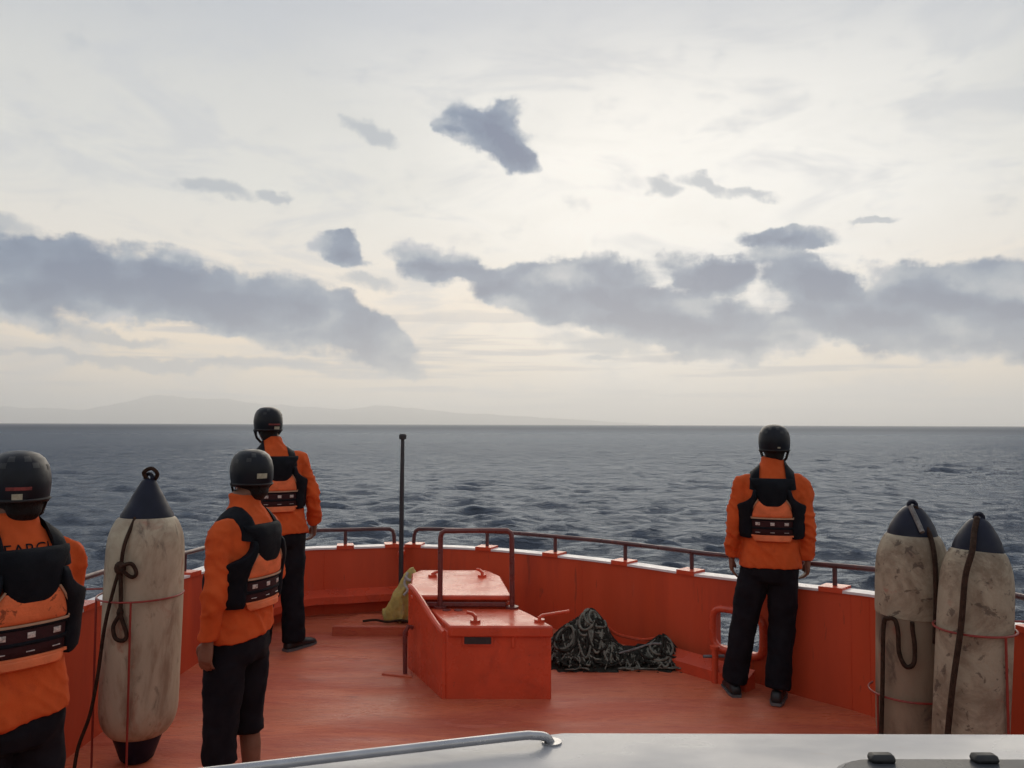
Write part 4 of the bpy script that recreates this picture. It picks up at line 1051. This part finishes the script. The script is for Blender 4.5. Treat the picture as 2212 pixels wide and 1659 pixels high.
def arms_std(dl=(0, 0, 0), dr=(0, 0, 0), out=.0):
    L = [(-.176, -.005, 1.372), (-.226-out, -.025, 1.13), (-.240-out+dl[0], .03+dl[1], .895+dl[2])]
    Q = [(.176, -.005, 1.372), (.226+out, -.025, 1.13), (.240+out+dr[0], .03+dr[1], .895+dr[2])]
    return [L, Q]
ST = [(-17, 17, -.014, -.003, m_stickr, 'back_label'), (-9, 5, -.046, -.026, m_stick, 'reflector')]
# right hand man, weight on his right leg, left leg out to the side
person('person', 1.675, 5.27, 1.722, R(-15), 'crew member standing alone at the right bulwark, legs apart, back to camera',
       [[(-.088, 0, .83), (-.165, .01, .47), (-.235, .03, .072)], [(.085, 0, .83), (.075, .01, .47), (.035, -.06, .072)]], arms_std(), (.012, .03, 1.622), R(-4), seed=1, trouser_end=.085, lean=(.03, 0),
       sticker=[(10, 18, -.036, -.026, m_stick, 'reflector')], foot_yaw=(14, -10))
# man at the bow on the left
person('person', -1.765, 6.18, 1.80, R(27), 'tall crew member farthest forward, standing behind a shorter crewmate at the left',
       [[(-.085, 0, .83), (-.11, .01, .47), (-.13, 0, .072)], [(.085, 0, .83), (.095, .01, .47), (.105, -.02, .072)]], arms_std(out=.02, dr=(.01, .06, 0)), (-.02, .03, 1.622), R(4), seed=2, trouser_end=.06, lean=(-.075, 0),
       sticker=[(-12, 28, -.016, -.005, m_stickr, 'back_label'), (6, 26, -.046, -.026, m_stick, 'reflector')], foot_yaw=(12, -62))
# nearer man on the left, turned to the left
person('person', -1.262, 3.77, 1.64, R(71), 'crew member with rolled up trousers, half turned to the left beside the tall fender',
       [[(-.085, 0, .83), (-.10, .02, .47), (-.11, 0, .072)], [(.085, 0, .83), (.095, .01, .47), (.10, -.02, .072)]], arms_std(dl=(.01, -.03, -.01), dr=(-.03, .12, 0), out=-.005), (.03, .0, 1.622), R(-34), seed=3, trouser_end=(.30, .38), lean=(.02, -.02),
       sticker=[(-8, 14, -.020, .004, m_stick, 'reflector')], strap=True, hem_tilt=.10, shirt_hem=.03, foot_yaw=(12, -12))
# man cut off by the left edge
person('person', -1.685, 2.75, 1.665, R(54), 'crew member cut off by the left picture edge, nearest to the camera',
       [[(-.085, 0, .83), (-.10, .02, .47), (-.11, 0, .072)], [(.085, 0, .83), (.095, .01, .47), (.10, -.02, .072)]], [[(-.176, -.005, 1.372), (-.226, -.02, 1.13), (-.24, .035, .895)], [(.176, .0, 1.372), (.205, .06, 1.14), (.15, .28, 1.10)]], (.01, .01, 1.622), R(-22), seed=4, trouser_end=.06, lean=(0, 0),
       sticker=ST, print_text='SEARCH', hem_tilt=.06, printpad=True)
